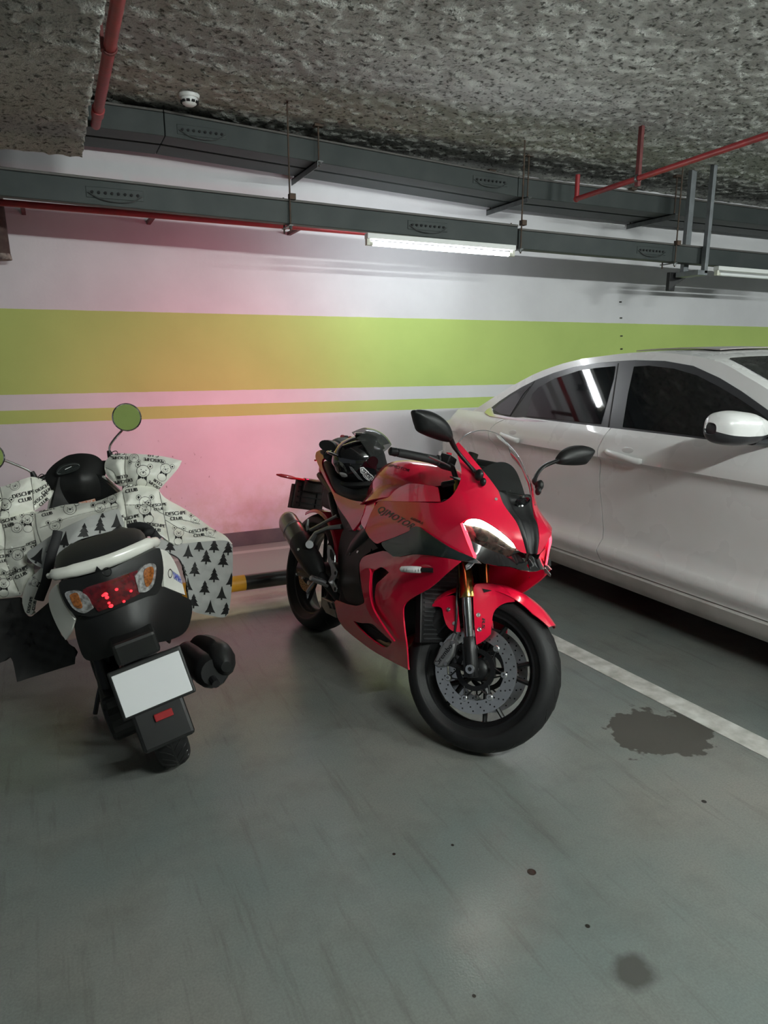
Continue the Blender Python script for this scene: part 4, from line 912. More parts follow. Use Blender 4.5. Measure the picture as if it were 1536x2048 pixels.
obj('brake_pedal', tube([B(655,1172,.205), B(630,1163,.225), B(622,1172,.23), B(614,1184,.235)], .007, 8), M_sil, bike, smooth=True)
both(rs_)
obj('side_stand', tube([(.52, .13, .30), (.50, .20, .14), (.49, .238, .062)], .012, 10), M_bm, bike, smooth=True)
obj('stand_foot', xf(ball((0, 0, 0), .03, .022, .006, 14, 8), tr(.49, .243, .0585) @ rotx(R(12.6))), M_bm, bike, smooth=True)
obj('shock_reservoir', tube([B(664,988,.11), B(668,1010,.11), B(674,1032,.11)], .024, 12), M_bm, bike, smooth=True)

# ---- steered front end
RAKE, STEER = R(24.5), R(29.6)
AX = Vector((-math.sin(RAKE), 0, math.cos(RAKE))); A0 = Vector((WB, 0, WRF))+Vector((-math.cos(RAKE), 0, -math.sin(RAKE)))*.03
S = tr(A0) @ Matrix.Rotation(STEER, 4, AX) @ tr(-A0)
SF = Frame((0, 0, 0), 0); SF.M = BF.M @ S; SF.I = SF.M.inverted()
AXL = Vector((WB, 0, WRF)); MW = S @ tr(AXL)
fw = wheel('front_wheel', MW, WRF, .118, 'black five-spoke front wheel')
for s in (-1, 1):
    disc(fw, MW, s*.066, .112, .160, M_disc, 22, 7, .112, M_screw)
    car_ = [lathe([(.060, s*.064-.003), (.078, s*.064-.003), (.078, s*.064+.003), (.060, s*.064+.003)], 40, closed=True)]
    for k in range(7):
        a = 2*math.pi*k/7+.2; d0 = Vector((math.cos(a), 0, math.sin(a))); t0 = Vector((-math.sin(a), 0, math.cos(a))); c = Vector((0, s*.064, 0))
        for q in (-1, 1): car_.append(tube([c+d0*.072+t0*(q*.018), c+d0*.104+t0*(q*.004)], .005, 6, ry=.003))
    obj('disc_carrier', xf(join(*car_), MW), M_bm, fw, smooth=True)
def fk(d, s, lat=.1, fwd=0): return S @ (AXL+AX*d+Vector((fwd*math.cos(RAKE), s*lat, fwd*math.sin(RAKE))))
for s in (-1, 1):
    lg = obj('fork_leg', tube([fk(.262, s), fk(.265, s), fk(.30, s), fk(.305, s), fk(.335, s), fk(.34, s), fk(.72, s)], [.027, .0305, .0305, .0285, .0285, .0265, .0265], 20), M_gold, bike, smooth=True)
    obj('fork_slider', tube([fk(.11, s), fk(.27, s)], .0205, 20), mat('slider_chrome', (.55, .56, .58), .06, metal=1), lg, smooth=True)
    obj('axle_clamp', join(tube([fk(.118, s), fk(.115, s), fk(.07, s), fk(.02, s), fk(-.03, s)], [.022, .0245, .0245, .025, .018], 16), xf(box(-.022, .022, -.016, .016, -.03, .09), S @ tr(WB-.005, s*.1, WRF) @ roty(-RAKE))), M_bm, lg, smooth=True)
    obj('axle_nut', xf(lathe([(.008, s*.118), (.008, s*.124), (.0165, s*.124), (.0175, s*.12), (.0175, s*.112)], 20), MW), M_screw, lg, smooth=True)
    # brake caliper behind the leg
    q = [(-.150, -.035), (-.128, -.045), (-.098, -.025), (-.085, .02), (-.088, .06), (-.105, .078), (-.128, .068), (-.142, .03)]
    cl = obj('brake_caliper', slab([S @ (AXL+Vector((x*1.0, s*.086, z))) for x, z in q], .052), mat('caliper_grey', (.24, .24, .245), .42, metal=.7), bike, bevel=.009, bseg=3)
    obj('caliper_mount', tube([fk(.085, s, .085, -.01), S @ (AXL+Vector((-.09, s*.083, .05))), S @ (AXL+Vector((-.088, s*.083, -.015))), fk(-.005, s, .085, -.01)], .012, 8), M_bm, cl, smooth=True)
    obj('banjo', tube([S @ (AXL+Vector((-.112, s*.095, .072))), S @ (AXL+Vector((-.110, s*.095, .098)))], .0075, 10), M_sil, cl, smooth=True)
    obj('brake_hose', tube(smoothpath([S @ (AXL+Vector((-.110, s*.095, .095))), S @ (AXL+Vector((-.125, s*.098, .16))), S @ (AXL+Vector((-.150, s*.10, .23))), S @ (AXL+Vector((-.19, s*.09, .36)))], 4), .0045, 8), M_bm, cl, smooth=True)
    for bx_, bz_ in ((-.140, .045), (-.132, -.03), (-.10, .066), (-.098, -.018)):
        obj('caliper_bolt', tube([S @ (AXL+Vector((bx_, s*.108, bz_))), S @ (AXL+Vector((bx_, s*.117, bz_)))], .007, 8), M_sil, cl)
    V, Fc, w, h = text_vf('brembo', 1.0, .02); k_ = .088/w; u_ = Vector((.030, 0, .085)).normalized(); v_ = Vector((-.085, 0, .030)).normalized(); c0_ = AXL+Vector((-.118, s*.1128, .014))
    obj('lettering', ([S @ (c0_+u_*(p.x*k_)+v_*(p.y*k_*(-s))) for p in V] , Fc, 'open'), M_decb, cl)
obj('axle', xf(lathe([(.0, -.115), (.010, -.115), (.010, .115), (0, .115)], 14), MW), M_sil, bike, smooth=True)
# fender
fd = []
for k in range(25):
    a = R(50+(150-50)*k/24); tp = float(np.interp(k, [0, 3, 20, 24], [.55, 1, 1, .75])); r = []
    for j in range(-6, 7):
        u = j/6; y = u*.072*tp; rr = .330-.030*abs(u)**2.6*tp; r.append(MW @ Vector((rr*math.cos(a), y, rr*math.sin(a))))
    fd.append(r)
obj('front_fender', grid(fd), M_rd, bike, smooth=True, solid=.004, label='red front fender')
def SY(px, py, lat): return SF.y(px, py, -lat)
SI = S
def skirt(name, out, lat, latf):
    f = field([(p[0], p[1], l) for p, l in latf]); return panel(name, out, f, M_rd, thick=.005, mirror=False, place=lambda x, y, l: S @ SF.y(x, y, -l), step=6)
k1 = skirt('fender_skirt', [(949,1172),(960,1167),(985,1168),(1008,1176),(1022,1190),(1030,1203,1),(1010,1206),(996,1214),(987,1226),(984,1245),(982,1268,1),(968,1281),(953,1290,1),(950,1260),(947,1215),(947,1190)], .08, [((949,1172),.100),((985,1168),.070),((1010,1176),.062),((1030,1203),.072),((1000,1205),.074),((984,1245),.090),((982,1268),.094),((953,1290),.106),((947,1215),.106),((965,1240),.103)])
k2 = skirt('fender_skirt', [(862,1212),(878,1200),(896,1192),(912,1194),(916,1225),(920,1264,1),(905,1262),(893,1250),(887,1232),(882,1215)], .08, [((862,1212),.062),((896,1192),.075),((912,1194),.088),((920,1264),.098),((893,1250),.090),((882,1215),.075)])
for kk in (k1, k2):
    c = copy_of(kk, S @ MIRY @ S.inverted())
for px, py, kk in ((957,1230,k1), (959,1259,k1), (897,1219,k2), (909,1247,k2)):
    h = bvh_of(kk).ray_cast(BF.I @ CAMP, (BF.I.to_3x3() @ ray(px, py)).normalized())
    if h[0]:
        o = obj('fender_screw', xf(lathe([(0, .004), (.004, .004), (.0045, .0015), (.0075, .003), (.009, 0)], 14), tr(h[0]) @ h[1].to_track_quat('Y', 'Z').to_matrix().to_4x4() ), M_screw, kk, smooth=True)
decal_px('lettering', 'RS', ((963,1236),(967,1234),(968,1258),(963,1259)) if False else ((970,1235),(970,1258),(964,1259),(964,1236)), k1, M_decb, k1, bold=.03, shear=.2)
panel('fender_vent', [(964,1177,1),(984,1181,1),(968,1185,1)], field([(964,1177,.088),(984,1181,.078),(968,1185,.087),(950,1172,.1)]), M_hole, off=.003, thick=.002, mirror=False, place=lambda x, y, l: S @ SF.y(x, y, -l), step=6, n=2)
# yokes, bars, grips, switches
obj('top_yoke', xf(box(-.045, .045, -.125, .125, -.015, .015), S @ tr(AXL+AX*.70+Vector((-.03, 0, 0))) @ roty(-RAKE)), M_bm, bike, bevel=.012)
obj('lower_yoke', xf(box(-.045, .045, -.125, .125, -.02, .02), S @ tr(AXL+AX*.50+Vector((-.03, 0, 0))) @ roty(-RAKE)), M_bm, bike, bevel=.012)
go, gi = SF.y(795, 905, -.375), SF.y(877, 921, -.235)
hb = SF.y(905, 935, -.13)
for s in (-1, 1):
    fl = lambda p: S @ Vector((p.x, p.y if s < 0 else -p.y, p.z))
    d = (go-gi)
    gp = obj('grip', tube([fl(gi), fl(gi+d*.04), fl(gi+d*.06), fl(gi+d*.94), fl(go)], [.021, .021, .0165, .0165, .0155], 16), M_rub, bike, smooth=True)
    obj('bar_end', tube([fl(go), fl(go+d*.04), fl(go+d*.17), fl(go+d*.2)], [.013, .017, .016, .009], 14), M_bm, gp, smooth=True)
    obj('clip_on', tube([fl(gi+d*.1), fl(hb), S @ (AXL+AX*.69+Vector((0, s*.1, 0)))], .011, 10), M_bm, gp, smooth=True)
    sw = obj('switch_box', xf(box(-.022, .022, -.032, .032, -.022, .026), S @ tr(gi.x-d.x*.22, (gi.y-d.y*.22)*(1 if s < 0 else -1), gi.z-d.z*.22)), M_bp, gp, bevel=.006)
    lv = [gi+Vector((.045, .02, -.012)), gi+Vector((.060, -.03, -.014)), gi+Vector((.062, -.09, -.018)), gi+Vector((.045, -.17, -.022))]
    obj('lever', tube(smoothpath([fl(p) for p in lv], 4), .006, 8, ry=.004), M_bm if s > 0 else M_sil, gp, smooth=True)
    obj('lever_perch', xf(box(-.025, .03, -.02, .02, -.015, .012), S @ tr(gi.x+.025, (gi.y+.02)*(1 if s < 0 else -1), gi.z-.008)), M_bm, gp, bevel=.006)
c = S @ (gi-d*.20+Vector((0, 0, .026)))
obj('kill_switch', box(c.x-.007, c.x+.007, c.y-.009, c.y+.009, c.z-.002, c.z+.012), mat('switch_red', (.6, .02, .04), .4), bike, bevel=.002)
obj('brake_reservoir', tube([S @ (gi-d*.6+Vector((.03, 0, .02))), S @ (gi-d*.6+Vector((.03, 0, .055)))], .02, 16), M_bm, bike, smooth=True)
# mirrors
def mirror_pod(name, out_px, lat_c, base_px, base_lat, elbow):
    pass
MO = [(826,822),(838,818.5),(860,822),(882,834),(896,848),(903,863),(905,877),(899,884,1),(884,881),(858,872),(838,862),(832,850),(828,836)]
fm = field([(826,822,.440),(838,818,.436),(882,834,.372),(905,870,.310),(899,884,.305),(858,872,.360),(838,862,.400),(865,850,.385)])
pod = skin(MO, fm, step=6); P0 = pod[0]; ctr = sum(P0, Vector((0, 0, 0)))/len(P0)
loop = curve2(MO, 5)
bodyv = []; nl = len(loop)
outl = [BF.x(x, y, 1.28) for x, y in loop]; ctr = sum(outl, Vector((0, 0, 0)))/nl; nrm = Vector((1, -.15, .12)).normalized()
rows = [[ctr+nrm*.034 + (p-ctr)*.02 for p in outl], [ctr+nrm*.032+(p-ctr)*.45 for p in outl], [ctr+nrm*.024+(p-ctr)*.75 for p in outl], [ctr+nrm*.010+(p-ctr)*.95 for p in outl], [p-nrm*.004 for p in outl], [p-nrm*.016 for p in outl], [ctr-nrm*.016+(p-ctr)*.93 for p in outl]]
V = [p for r in rows for p in r]; Fq = [(i*nl+k, i*nl+(k+1) % nl, (i+1)*nl+(k+1) % nl, (i+1)*nl+k) for i in range(len(rows)-1) for k in range(nl)]+[tuple(range(nl))]
mp = obj('mirror', (V, Fq), M_bp, bike, smooth=True, angle=35, label='black rear-view mirror on a thin stem')
obj('mirror_glass', ([ctr-nrm*.0165+(p-ctr)*.94 for p in outl], [tuple(range(nl))]), M_chrome, mp)
a, b, c_, d_ = BF.x(900,876,1.275), B(914,902,.215), B(945,938,.155), B(957,952,.148)
obj('mirror_stem', tube(smoothpath([a, b, c_, d_], 5), [.011]*5+[.0085]*5+[.010]*5+[.014], 10, ry=[.008]*5+[.007]*5+[.008]*5+[.012]), M_bp, mp, smooth=True)
obj('mirror_base', join(ball(B(958,950,.150), .020, .014, .022, 16, 10), ball(B(966,964,.137), .014, .010, .016, 14, 8)), M_bp, mp, smooth=True)
both(mp)

# ================================================================ helmet and gloves on the seat
def on_bike(p): return BF.M @ tr(p)
hc = B(722, 922, .02)
HM = BF.M @ tr(hc) @ rotx(R(12.6)) @ rotz(R(68)) @ roty(R(-4))
HF = Frame((0, 0, 0), 0); HF.M = HM; HF.I = HM.inverted()
helm = empty('helmet', HM, 'glossy black full-face helmet with raised visor on the motorcycle seat', 'helmet')
M_hel = mat('helmet_black', (.005, .005, .006), .06, coat=1)
def hel_pt(t, a, g=1.0):
    """t polar from top 0..1, a azimuth (0 = forward)"""
    th = t*math.pi; z = .128*math.cos(th); r = math.sin(th)
    x = .140*r*math.cos(a); y = .118*r*math.sin(a)
    if math.cos(a) > 0 and z < .0: x *= 1+.22*min(1, -z/.09)            # chin bar juts out
    if z < -.09: z = -.09-(z+.09)*-.35; 
    if z < -.06: x *= .97; y *= .93
    if math.cos(a) < -.3 and z > 0: x *= 1.06
    return Vector((x*g, y*g, z*g))
rows = [[hel_pt(.001+.80*j/18, 2*math.pi*i/40) for i in range(41)] for j in range(19)]
V, Fq = grid(rows)
def in_port(p): return p.x > .060 and -.035 < p.z < .062 and abs(p.y) < .104
Fq = [f for f in Fq if not in_port(sum((V[i] for i in f), Vector((0, 0, 0)))/4)]
hs_ = obj('shell', (V, Fq), M_hel, helm, smooth=True, solid=.010, angle=70)
obj('liner', ([p*.90 for p in V], grid(rows)[1]), mat('liner_dark', (.006, .006, .007), .9), helm, smooth=True)
obj('neck_roll', tube([Vector((.122*math.cos(a)+.012, .10*math.sin(a), -.105)) for a in np.linspace(0, 2*math.pi, 33)[:-1]], .016, 8, closed=True), M_bp, helm, smooth=True)
vis = []
for j in range(9):
    t = j/8; th = R(34+58*t)
    vis.append([Vector((.164*math.sin(th)*math.cos(a), .128*math.sin(a)*(1-.10*(1-math.sin(th))), .150*math.cos(th))) for a in np.linspace(-1.35, 1.35, 21)])
vo = obj('visor', xf(grid(vis), tr(.008, 0, .012) @ roty(R(-24))), mat('smoke_visor', (.30, .32, .31), .03, trans=.95, ior=1.15, coat=.2), helm, smooth=True, solid=.003)
for s in (-1, 1): obj('visor_pivot', cyl((.045, s*.112, .012), (.045, s*.128, .012), .026, 18), M_gb, helm, smooth=True)
obj('top_vent', tube(smoothpath([(.085, 0, .105), (.05, 0, .128), (-.02, 0, .136)], 4), .020, 10, ry=.009), M_hel, helm, smooth=True)
for s in (-1, 1): obj('side_vent', tube(smoothpath([(.03, s*.068, .108), (-.03, s*.075, .106), (-.09, s*.062, .090)], 4), .012, 8, ry=.007), M_hel, helm, smooth=True)
obj('rear_spoiler', tube(smoothpath([(-.118, -.075, .045), (-.150, -.04, .058), (-.160, 0, .062), (-.150, .04, .058), (-.118, .075, .045)], 4), .010, 8, ry=.006), M_hel, helm, smooth=True)
def patch_px(name, outline, target, m, parent, frame, d=.0012, step=3):
    bv = bvh_of(target); o = frame.I @ CAMP
    def pl(x, y, l):
        dr = (frame.I.to_3x3() @ ray(x, y)).normalized(); h = bv.ray_cast(o, dr)
        return h[0]+(h[1] if h[1].dot(dr) < 0 else -h[1])*d if h[0] else None
    P, Fc, _ = skin(outline, lambda x, y: 0, step=step, place=lambda x, y, l: pl(x, y, l) or Vector((9, 9, 9)), n=2)
    Fc = [f for f in Fc if all(P[i].x < 8 for i in f)]
    used_ = sorted({i for f in Fc for i in f}); mp_ = {i: k for k, i in enumerate(used_)}
    if not Fc: print('patch missed', name); return None
    return obj(name, ([P[i] for i in used_], [tuple(mp_[i] for i in f) for f in Fc], 'open'), m, parent)
SQ = ((720,935),(727,934),(746,952),(749,961),(744,965),(735,964),(721,945))
patch_px('label_plate', [(*p, 1) for p in SQ], hs_, M_decw, helm, HF, .0008)
patch_px('label_edge', [(*p, 1) for p in ((721.5,936.5),(726.5,936),(744.5,953),(747,960.5),(743.5,963.3),(735.8,962.3),(722.5,944.5))], hs_, M_decb, helm, HF, .0012)
patch_px('label_field', [(*p, 1) for p in ((722.7,937.7),(726.2,937.3),(743.5,953.8),(745.7,960),(743,962),(736.5,961),(723.5,944))], hs_, M_decw, helm, HF, .0016)
decal_px('lettering', 'SHOEI', ((727,938),(745.5,955.5),(740.5,961.3),(723,942.5)), hs_, M_decb, helm, HF, .0022, bold=.035)
patch_px('side_stripe', [(698,932,1),(704,934,1),(727,962,1),(717,958,1),(702,940,1)], hs_, mat('stripe_grey', (.10, .10, .105), .4), helm, HF)
patch_px('ear_patch', [(679,944),(692,947),(695,953),(684,953)], hs_, mat('patch_white', (.5, .5, .5), .4), helm, HF)
# gloves
gl0 = B(668, 893, .05); GM = BF.M @ tr(gl0) @ rotx(R(12.6))
M_gl = mat('glove_leather', (.010, .010, .011), .55, bump=.2, bscale=120); M_glr = mat('glove_red', (.16, .012, .018), .5)
def glove(M, label, flip=1):
    g_ = empty('glove', M, label, 'glove', 'pair of riding gloves')
    rows = []
    for x, w, z0, z1 in ((-.075, .038, -.018, .018), (-.05, .044, -.022, .024), (-.01, .048, -.022, .034), (.03, .050, -.020, .030), (.055, .044, -.014, .022)):
        rows.append([(x, w*math.cos(a), (z0+z1)/2+(z1-z0)/2*math.sin(a)) for a in np.linspace(0, 2*math.pi, 17)])
    V, Fq = grid(rows); Fq += [tuple(range(17)), tuple(range(17*4, 17*5))]
    obj('palm', (V, Fq), M_gl, g_, sub=1)
    for k in range(4):
        y = -.034+.0225*k; l = (.052, .064, .060, .044)[k]
        obj('finger', tube(smoothpath([(.045, y, .008), (.045+l*.45, y*1.1, .020), (.045+l*.85, y*1.15, .004), (.045+l, y*1.15, -.016)], 3), [.0105]*4+[.010]*3+[.0095, .0085, .006], 10), M_gl, g_, smooth=True)
        obj('knuckle', ball((.038, y, .026), .015, .010, .010, 12, 8), M_glr if k % 2 else M_gl, g_, smooth=True)
    obj('thumb', tube(smoothpath([(-.02, flip*.042, 0), (.02, flip*.064, .002), (.055, flip*.060, -.006)], 3), [.013, .013, .012, .011, .010, .009, .006], 10), M_gl, g_, smooth=True)
    obj('cuff', tube([(-.072, 0, 0), (-.10, 0, .002), (-.125, 0, .002)], [.040, .044, .047], 16, ry=[.020, .024, .026]), M_gl, g_, smooth=True)
    obj('cuff_strap', tube([(-.088, 0, .001), (-.102, 0, .001)], [.0435, .0455], 16, ry=[.0235, .0255]), M_glr, g_, smooth=True)
    return g_
SZ = bvh_of(seat)
def seat_z(x, y):
    h = SZ.ray_cast(Vector((x, y, 2)), Vector((0, 0, -1))); return h[0].z if h[0] else .9
glove(BF.M @ tr(-.035, -.035, seat_z(-.03, -.035)+.028) @ rotz(R(150)) @ roty(R(-4)) @ Matrix.Scale(1.1, 4), 'lower black riding glove lying on the tail seat')
glove(BF.M @ tr(-.05, .01, seat_z(-.03, 0)+.092) @ rotz(R(118)) @ roty(R(-10)) @ Matrix.Scale(1.15, 4), 'upper black and red riding glove on the tail seat', -1)
# ================================================================ scooter seen from behind, with a quilted leg cover
SCF = Frame((.279, 2.443, 0), R(91.153), R(13.07))
sco = empty('scooter', SCF.M, 'white and black step-through scooter seen from behind at the left', 'scooter')
M_swh = mat('scooter_white', (.72, .72, .66), .22, coat=.6, var=.3, vscale=9, vcol=(.55, .54, .49))
M_sbl = mat('scooter_black', (.007, .0075, .0075), .46, spec=.4, var=.4, vscale=12, vcol=(.013, .013, .0125))
M_sse = mat('scooter_seat', (.014, .015, .015), .58, bump=.12, bscale=300)
M_sgl = mat('lamp_clear', (.50, .50, .50), .10, coat=1, metal=.35, var=.9, vscale=70, vcol=(.12, .11, .10))
M_sam = mat('lamp_amber', (.42, .14, .03), .15, coat=1, metal=.2, var=.8, vscale=120, vcol=(.10, .03, .01))
M_srd = mat('lamp_red_lens', (.13, .003, .008), .12, coat=1, var=.9, vscale=60, vcol=(.05, .001, .003), detail=2)
M_srl = mat('lens_red_glint', (.6, .02, .03), .2, emis=(1, .02, .03), es=1.6)  # glints on the unlit red lens, put in as glowing colour
def sx_(px, py, x): return SCF.x(px, py, x)
def spl(f, step=6): return lambda x, y, l: SCF.x(x, y, l)
def rear(name, outline, pts, m, thick=.01, parent=None, step=6, off=0., label=None, puff=None, n=4, holes=()):
    """panel facing backwards: field gives the forward position x"""
    f0 = field(pts); f = (lambda x, y: f0(x, y)-puff(x, y)) if puff else f0
    V, Fc, _ = skin(outline, f, holes, step, off, spl(f), n)
    out = []
    for t in Fc:
        nn = (V[t[1]]-V[t[0]]).cross(V[t[2]]-V[t[0]]); out.append(t if nn.x < 0 else t[::-1])
    return obj(name, (V, out, 'open'), m, parent or sco, smooth=True, solid=thick, off=-1, angle=75, label=label)
# body core (black), tapering to the tail
rows = []
for x, w0, z0, w1, z1, w2, z2 in ((-.02, .07, .52, .13, .64, .10, .765), (.02, .09, .46, .15, .62, .12, .775), (.07, .11, .40, .165, .60, .13, .785), (.25, .13, .34, .17, .56, .14, .775), (.45, .13, .30, .16, .50, .13, .76), (.60, .12, .28, .15, .42, .11, .70), (.70, .11, .26, .14, .33, .08, .40)):
    h = [(x, -w0, z0), (x, -(w0+w1)/2-.01, (z0+z1)/2), (x, -w1, z1), (x, -w2, z2), (x, -w2*.4, z2+.01)]
    rows.append(h+[(a, -b, c) for a, b, c in h[::-1]])
rr = fine(rows, 2, 3); V, Fq = grid(rr); m_ = len(rr[0]); Fq += [tuple(range(m_)), tuple(range(len(V)-m_, len(V)))]
obj('body', (V, Fq), M_sbl, sco, smooth=True, angle=60)
obj('floorboard', box(.62, 1.02, -.17, .17, .26, .32), M_sbl, sco, bevel=.02)
obj('leg_shield', grid(fine([[(1.00+.05*abs(u)*0-.06*abs(u)+dx, u*w, z) for u in (-1, -.6, 0, .6, 1)] for z, w, dx in ((.28, .18, 0), (.5, .21, .03), (.7, .20, .06), (.86, .13, .08), (.95, .08, .10))], 2, 2)), M_sbl, sco, smooth=True, solid=.02)
obj('front_apron', grid(fine([[(1.16-.10*abs(u)+dx, u*w, z) for u in (-1, -.6, 0, .6, 1)] for z, w, dx in ((.45, .14, .04), (.6, .20, .03), (.75, .19, .0), (.9, .12, -.04))], 2, 2)), M_swh, sco, smooth=True, solid=.01)
# seat hump, grab rail
rows = []
for x, w, zb, zt in ((-.035, .11, .80, .824), (.03, .145, .785, .843), (.13, .155, .775, .848), (.22, .15, .76, .835), (.32, .145, .735, .80), (.45, .13, .70, .755), (.60, .10, .66, .71)):
    rows.append([(x, -w, zb), (x, -w*.95, zb+(zt-zb)*.65), (x, -w*.6, zt-.004), (x, 0, zt), (x, w*.6, zt-.004), (x, w*.95, zb+(zt-zb)*.65), (x, w, zb)])
V, Fq = grid(fine(rows, 3, 3)); obj('seat', (V, Fq), M_sse, sco, smooth=True, solid=.012)
rail = [(97.5, 1152, .02), (108, 1150, -.02), (150, 1141, -.055), (219, 1121.5, -.065), (280, 1096, -.04), (302, 1086, -.01), (317, 1083, .04)]
rp = [SCF.x(px, py, x) for px, py, x in rail]
obj('grab_rail', tube(smoothpath(rp, 4), [.008]*4+[.013]*4+[.015]*12+[.012]*4+[.008], 12, ry=[.010]*4+[.020]*4+[.0225]*12+[.017]*4+[.009]), M_swh, sco, smooth=True, label='white grab rail behind the seat')
# tail: black surround, lamps, white side panels
FX = [(125,1165,-.06),(220,1135,-.115),(322,1103,-.05),(325,1147,-.055),(315,1184,-.075),(240,1212,-.125),(187,1231,-.11),(150,1222,-.085),(220,1175,-.13),(140,1190,-.08),(305,1150,-.08)]
rear('lamp_surround', [(118,1166),(150,1157),(218,1138),(280,1112),(312,1097),(322,1103),(327,1147),(316,1186),(292,1194),(240,1214),(190,1232),(168,1232),(146,1226),(130,1206)], FX, M_sbl, thick=.03, step=9)
lm = rear('tail_lamp', [(165.6,1180),(218,1161),(275,1140.5,1),(279.7,1187.5,1),(240,1207),(197,1223.5,1),(184,1208)], FX, M_srd, thick=.012, off=-.008, step=7, label='dark red tail lamp lens')
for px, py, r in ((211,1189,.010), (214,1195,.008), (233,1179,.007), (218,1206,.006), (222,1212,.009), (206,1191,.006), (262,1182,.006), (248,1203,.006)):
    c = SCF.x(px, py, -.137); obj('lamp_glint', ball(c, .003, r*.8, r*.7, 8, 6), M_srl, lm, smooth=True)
for nm, o1, o2 in (('l', [(129.7,1187),(144,1181),(159,1184),(175,1194),(186,1217,1),(169,1226.5),(150,1220),(138,1206)], [(140,1190),(153,1186),(160,1200),(164,1216),(150,1214),(143,1203)]), ('r', [(270,1153,1),(287,1132),(303,1126.5),(312.5,1134),(308,1168),(294,1183),(278,1185,1)], [(289,1141),(302,1133),(308,1141),(304,1163),(294,1174),(289,1160)])):
    t = rear('turn_signal', o1, FX, M_sgl, thick=.01, off=-.012, step=6, label='clear rear turn signal')
    rear('bulb_cover', o2, FX, M_sam, thick=.004, off=-.015, step=5, parent=t)
FWL = [(97,1194,.02),(112,1170,-.02),(120,1200,-.05),(148,1240,-.06),(131,1280,.0),(116,1256,.02)]
rear('side_panel', [(97,1196),(102,1180),(113,1168,1),(120,1190),(130,1212),(149,1240,1),(142,1262),(131,1280,1),(116,1256),(101,1221)], FWL, M_swh, thick=.008, label='scuffed white left side panel')
FWR = [(308,1100,-.02),(331,1103,.02),(350,1125,.04),(362,1156,.05),(370,1190,.04),(328,1172,-.05),(325,1140,-.05),(316,1112,-.04)]
wr = rear('side_panel', [(306,1100),(331,1101),(348,1122),(361,1153),(370.5,1190,1),(350,1182),(328,1173,1),(326,1142),(318,1115)], FWR, M_swh, thick=.008, label='white right side panel with blue lettering')
decal_px('lettering', 'YAMAHA', ((341,1140),(364,1152),(366,1172),(345,1160)) if False else ((344,1141),(365,1156),(366.5,1170),(346,1157)), wr, mat('blue_letters', (.03, .06, .45), .3), wr, SCF, .0015, bold=.02)
cc = px_hit(340, 1147, wr, SCF)
if cc[0]: obj('round_emblem', xf(lathe([(.013, 0), (.015, .0006), (.0165, 0)], 24), tr(cc[0]+cc[1]*.001) @ cc[1].to_track_quat('Y', 'Z').to_matrix().to_4x4()), M_deck, wr)
cc = px_hit(214, 1144, bpy.data.objects['lamp_surround'], SCF)
if cc[0]: obj('round_emblem', xf(lathe([(.012, .0004), (.0135, .0012), (.015, 0)], 24), tr(cc[0]) @ cc[1].to_track_quat('Y', 'Z').to_matrix().to_4x4()), M_gb, sco, smooth=True)
# lower rear: mudguard, plate bracket, plate
FB = [(150,1240,-.05),(240,1215,-.11),(325,1175,-.06),(380,1200,-.0),(370,1260,.0),(300,1260,-.13),(200,1290,-.10),(165,1300,-.02)]
rear('tail_under', [(150,1242),(190,1232),(240,1214),(292,1194),(328,1174,1),(350,1184),(382,1200,1),(384,1226),(372,1262),(340,1280),(290,1290),(230,1310),(180,1322),(160,1300)], FB, M_sbl, thick=.02, step=10)
mg = obj('mudguard', join(xf(box(-.012, .012, -.085, .085, -.24, .05), tr(-.185, 0, .44) @ roty(R(22))), box(-.20, -.02, -.07, .07, .50, .58)), M_sbl, sco, bevel=.02)
obj('plate_bracket', xf(box(-.006, .006, -.12, .12, -.01, .155), tr(-.232, -.01, .345) @ roty(R(20))), M_sbl, sco, bevel=.008)
obj('number_plate', xf(box(-.011, -.007, -.11, .11, .0, .14), tr(-.232, -.01, .345) @ roty(R(20))), mat('plate_white', (.62, .63, .64), .45), sco, bevel=.006, label='blank pale number plate')
obj('reflector', xf(box(-.016, -.006, -.03, .03, -.05, -.025), tr(-.232, -.01, .345) @ roty(R(20))), mat('reflector_red', (.25, .01, .012), .2, coat=1), sco, bevel=.003)
# rear wheel, engine, muffler
def sc_wheel(nm, M, R0, wd, front=False):
    w = obj(nm, xf(lathe(smooth_prof([(R0-.07, -wd*.32), (R0-.085, -.01), (R0-.085, .01), (R0-.07, wd*.32)], 3), 40), M), M_alu if False else M_bm, sco, smooth=True)
    obj('tire', xf(lathe(smooth_prof(tire_prof(R0, wd, R0-.075)), 56), M), M_tire, w, smooth=True)
    gv = []
    for k in range(34):
        for s in (-1, 1):
            a0 = 2*math.pi*(k+(.5 if s > 0 else 0))/34; pts = []
            for j in range(6):
                u = j/5; y = s*wd*(.03+.40*u); a = a0-.26*u**.8+.10*u*u
                r = float(np.interp(abs(y), [0, wd*.18, wd*.35, wd*.47], [R0, R0-.003, R0-.012, R0-.030]))-.0005; pts.append((r*math.cos(a), y, r*math.sin(a)))
            gv.append(tube(pts, [.0022, .0026, .003, .003, .0026, .0015], 5))
    gv.append(lathe([(R0+.0004, -.0035), (R0+.0006, 0), (R0+.0004, .0035)], 56))
    obj('tread_groove', xf(join(*gv), M), M_decb, w)
    for k in range(5):
        a = 2*math.pi*k/5; d0 = Vector((math.cos(a), 0, math.sin(a)))
        obj('spoke', xf(tube([d0*.02, d0*(R0-.08)], [.018, .012], 8, ry=[.02, .012], up=(0, 1, 0)), M), M_bm, w, smooth=True)
    return w
sc_wheel('rear_wheel', tr(0, 0, .24), .24, .115)
sc_wheel('front_wheel', tr(1.27, 0, .24), .24, .10)
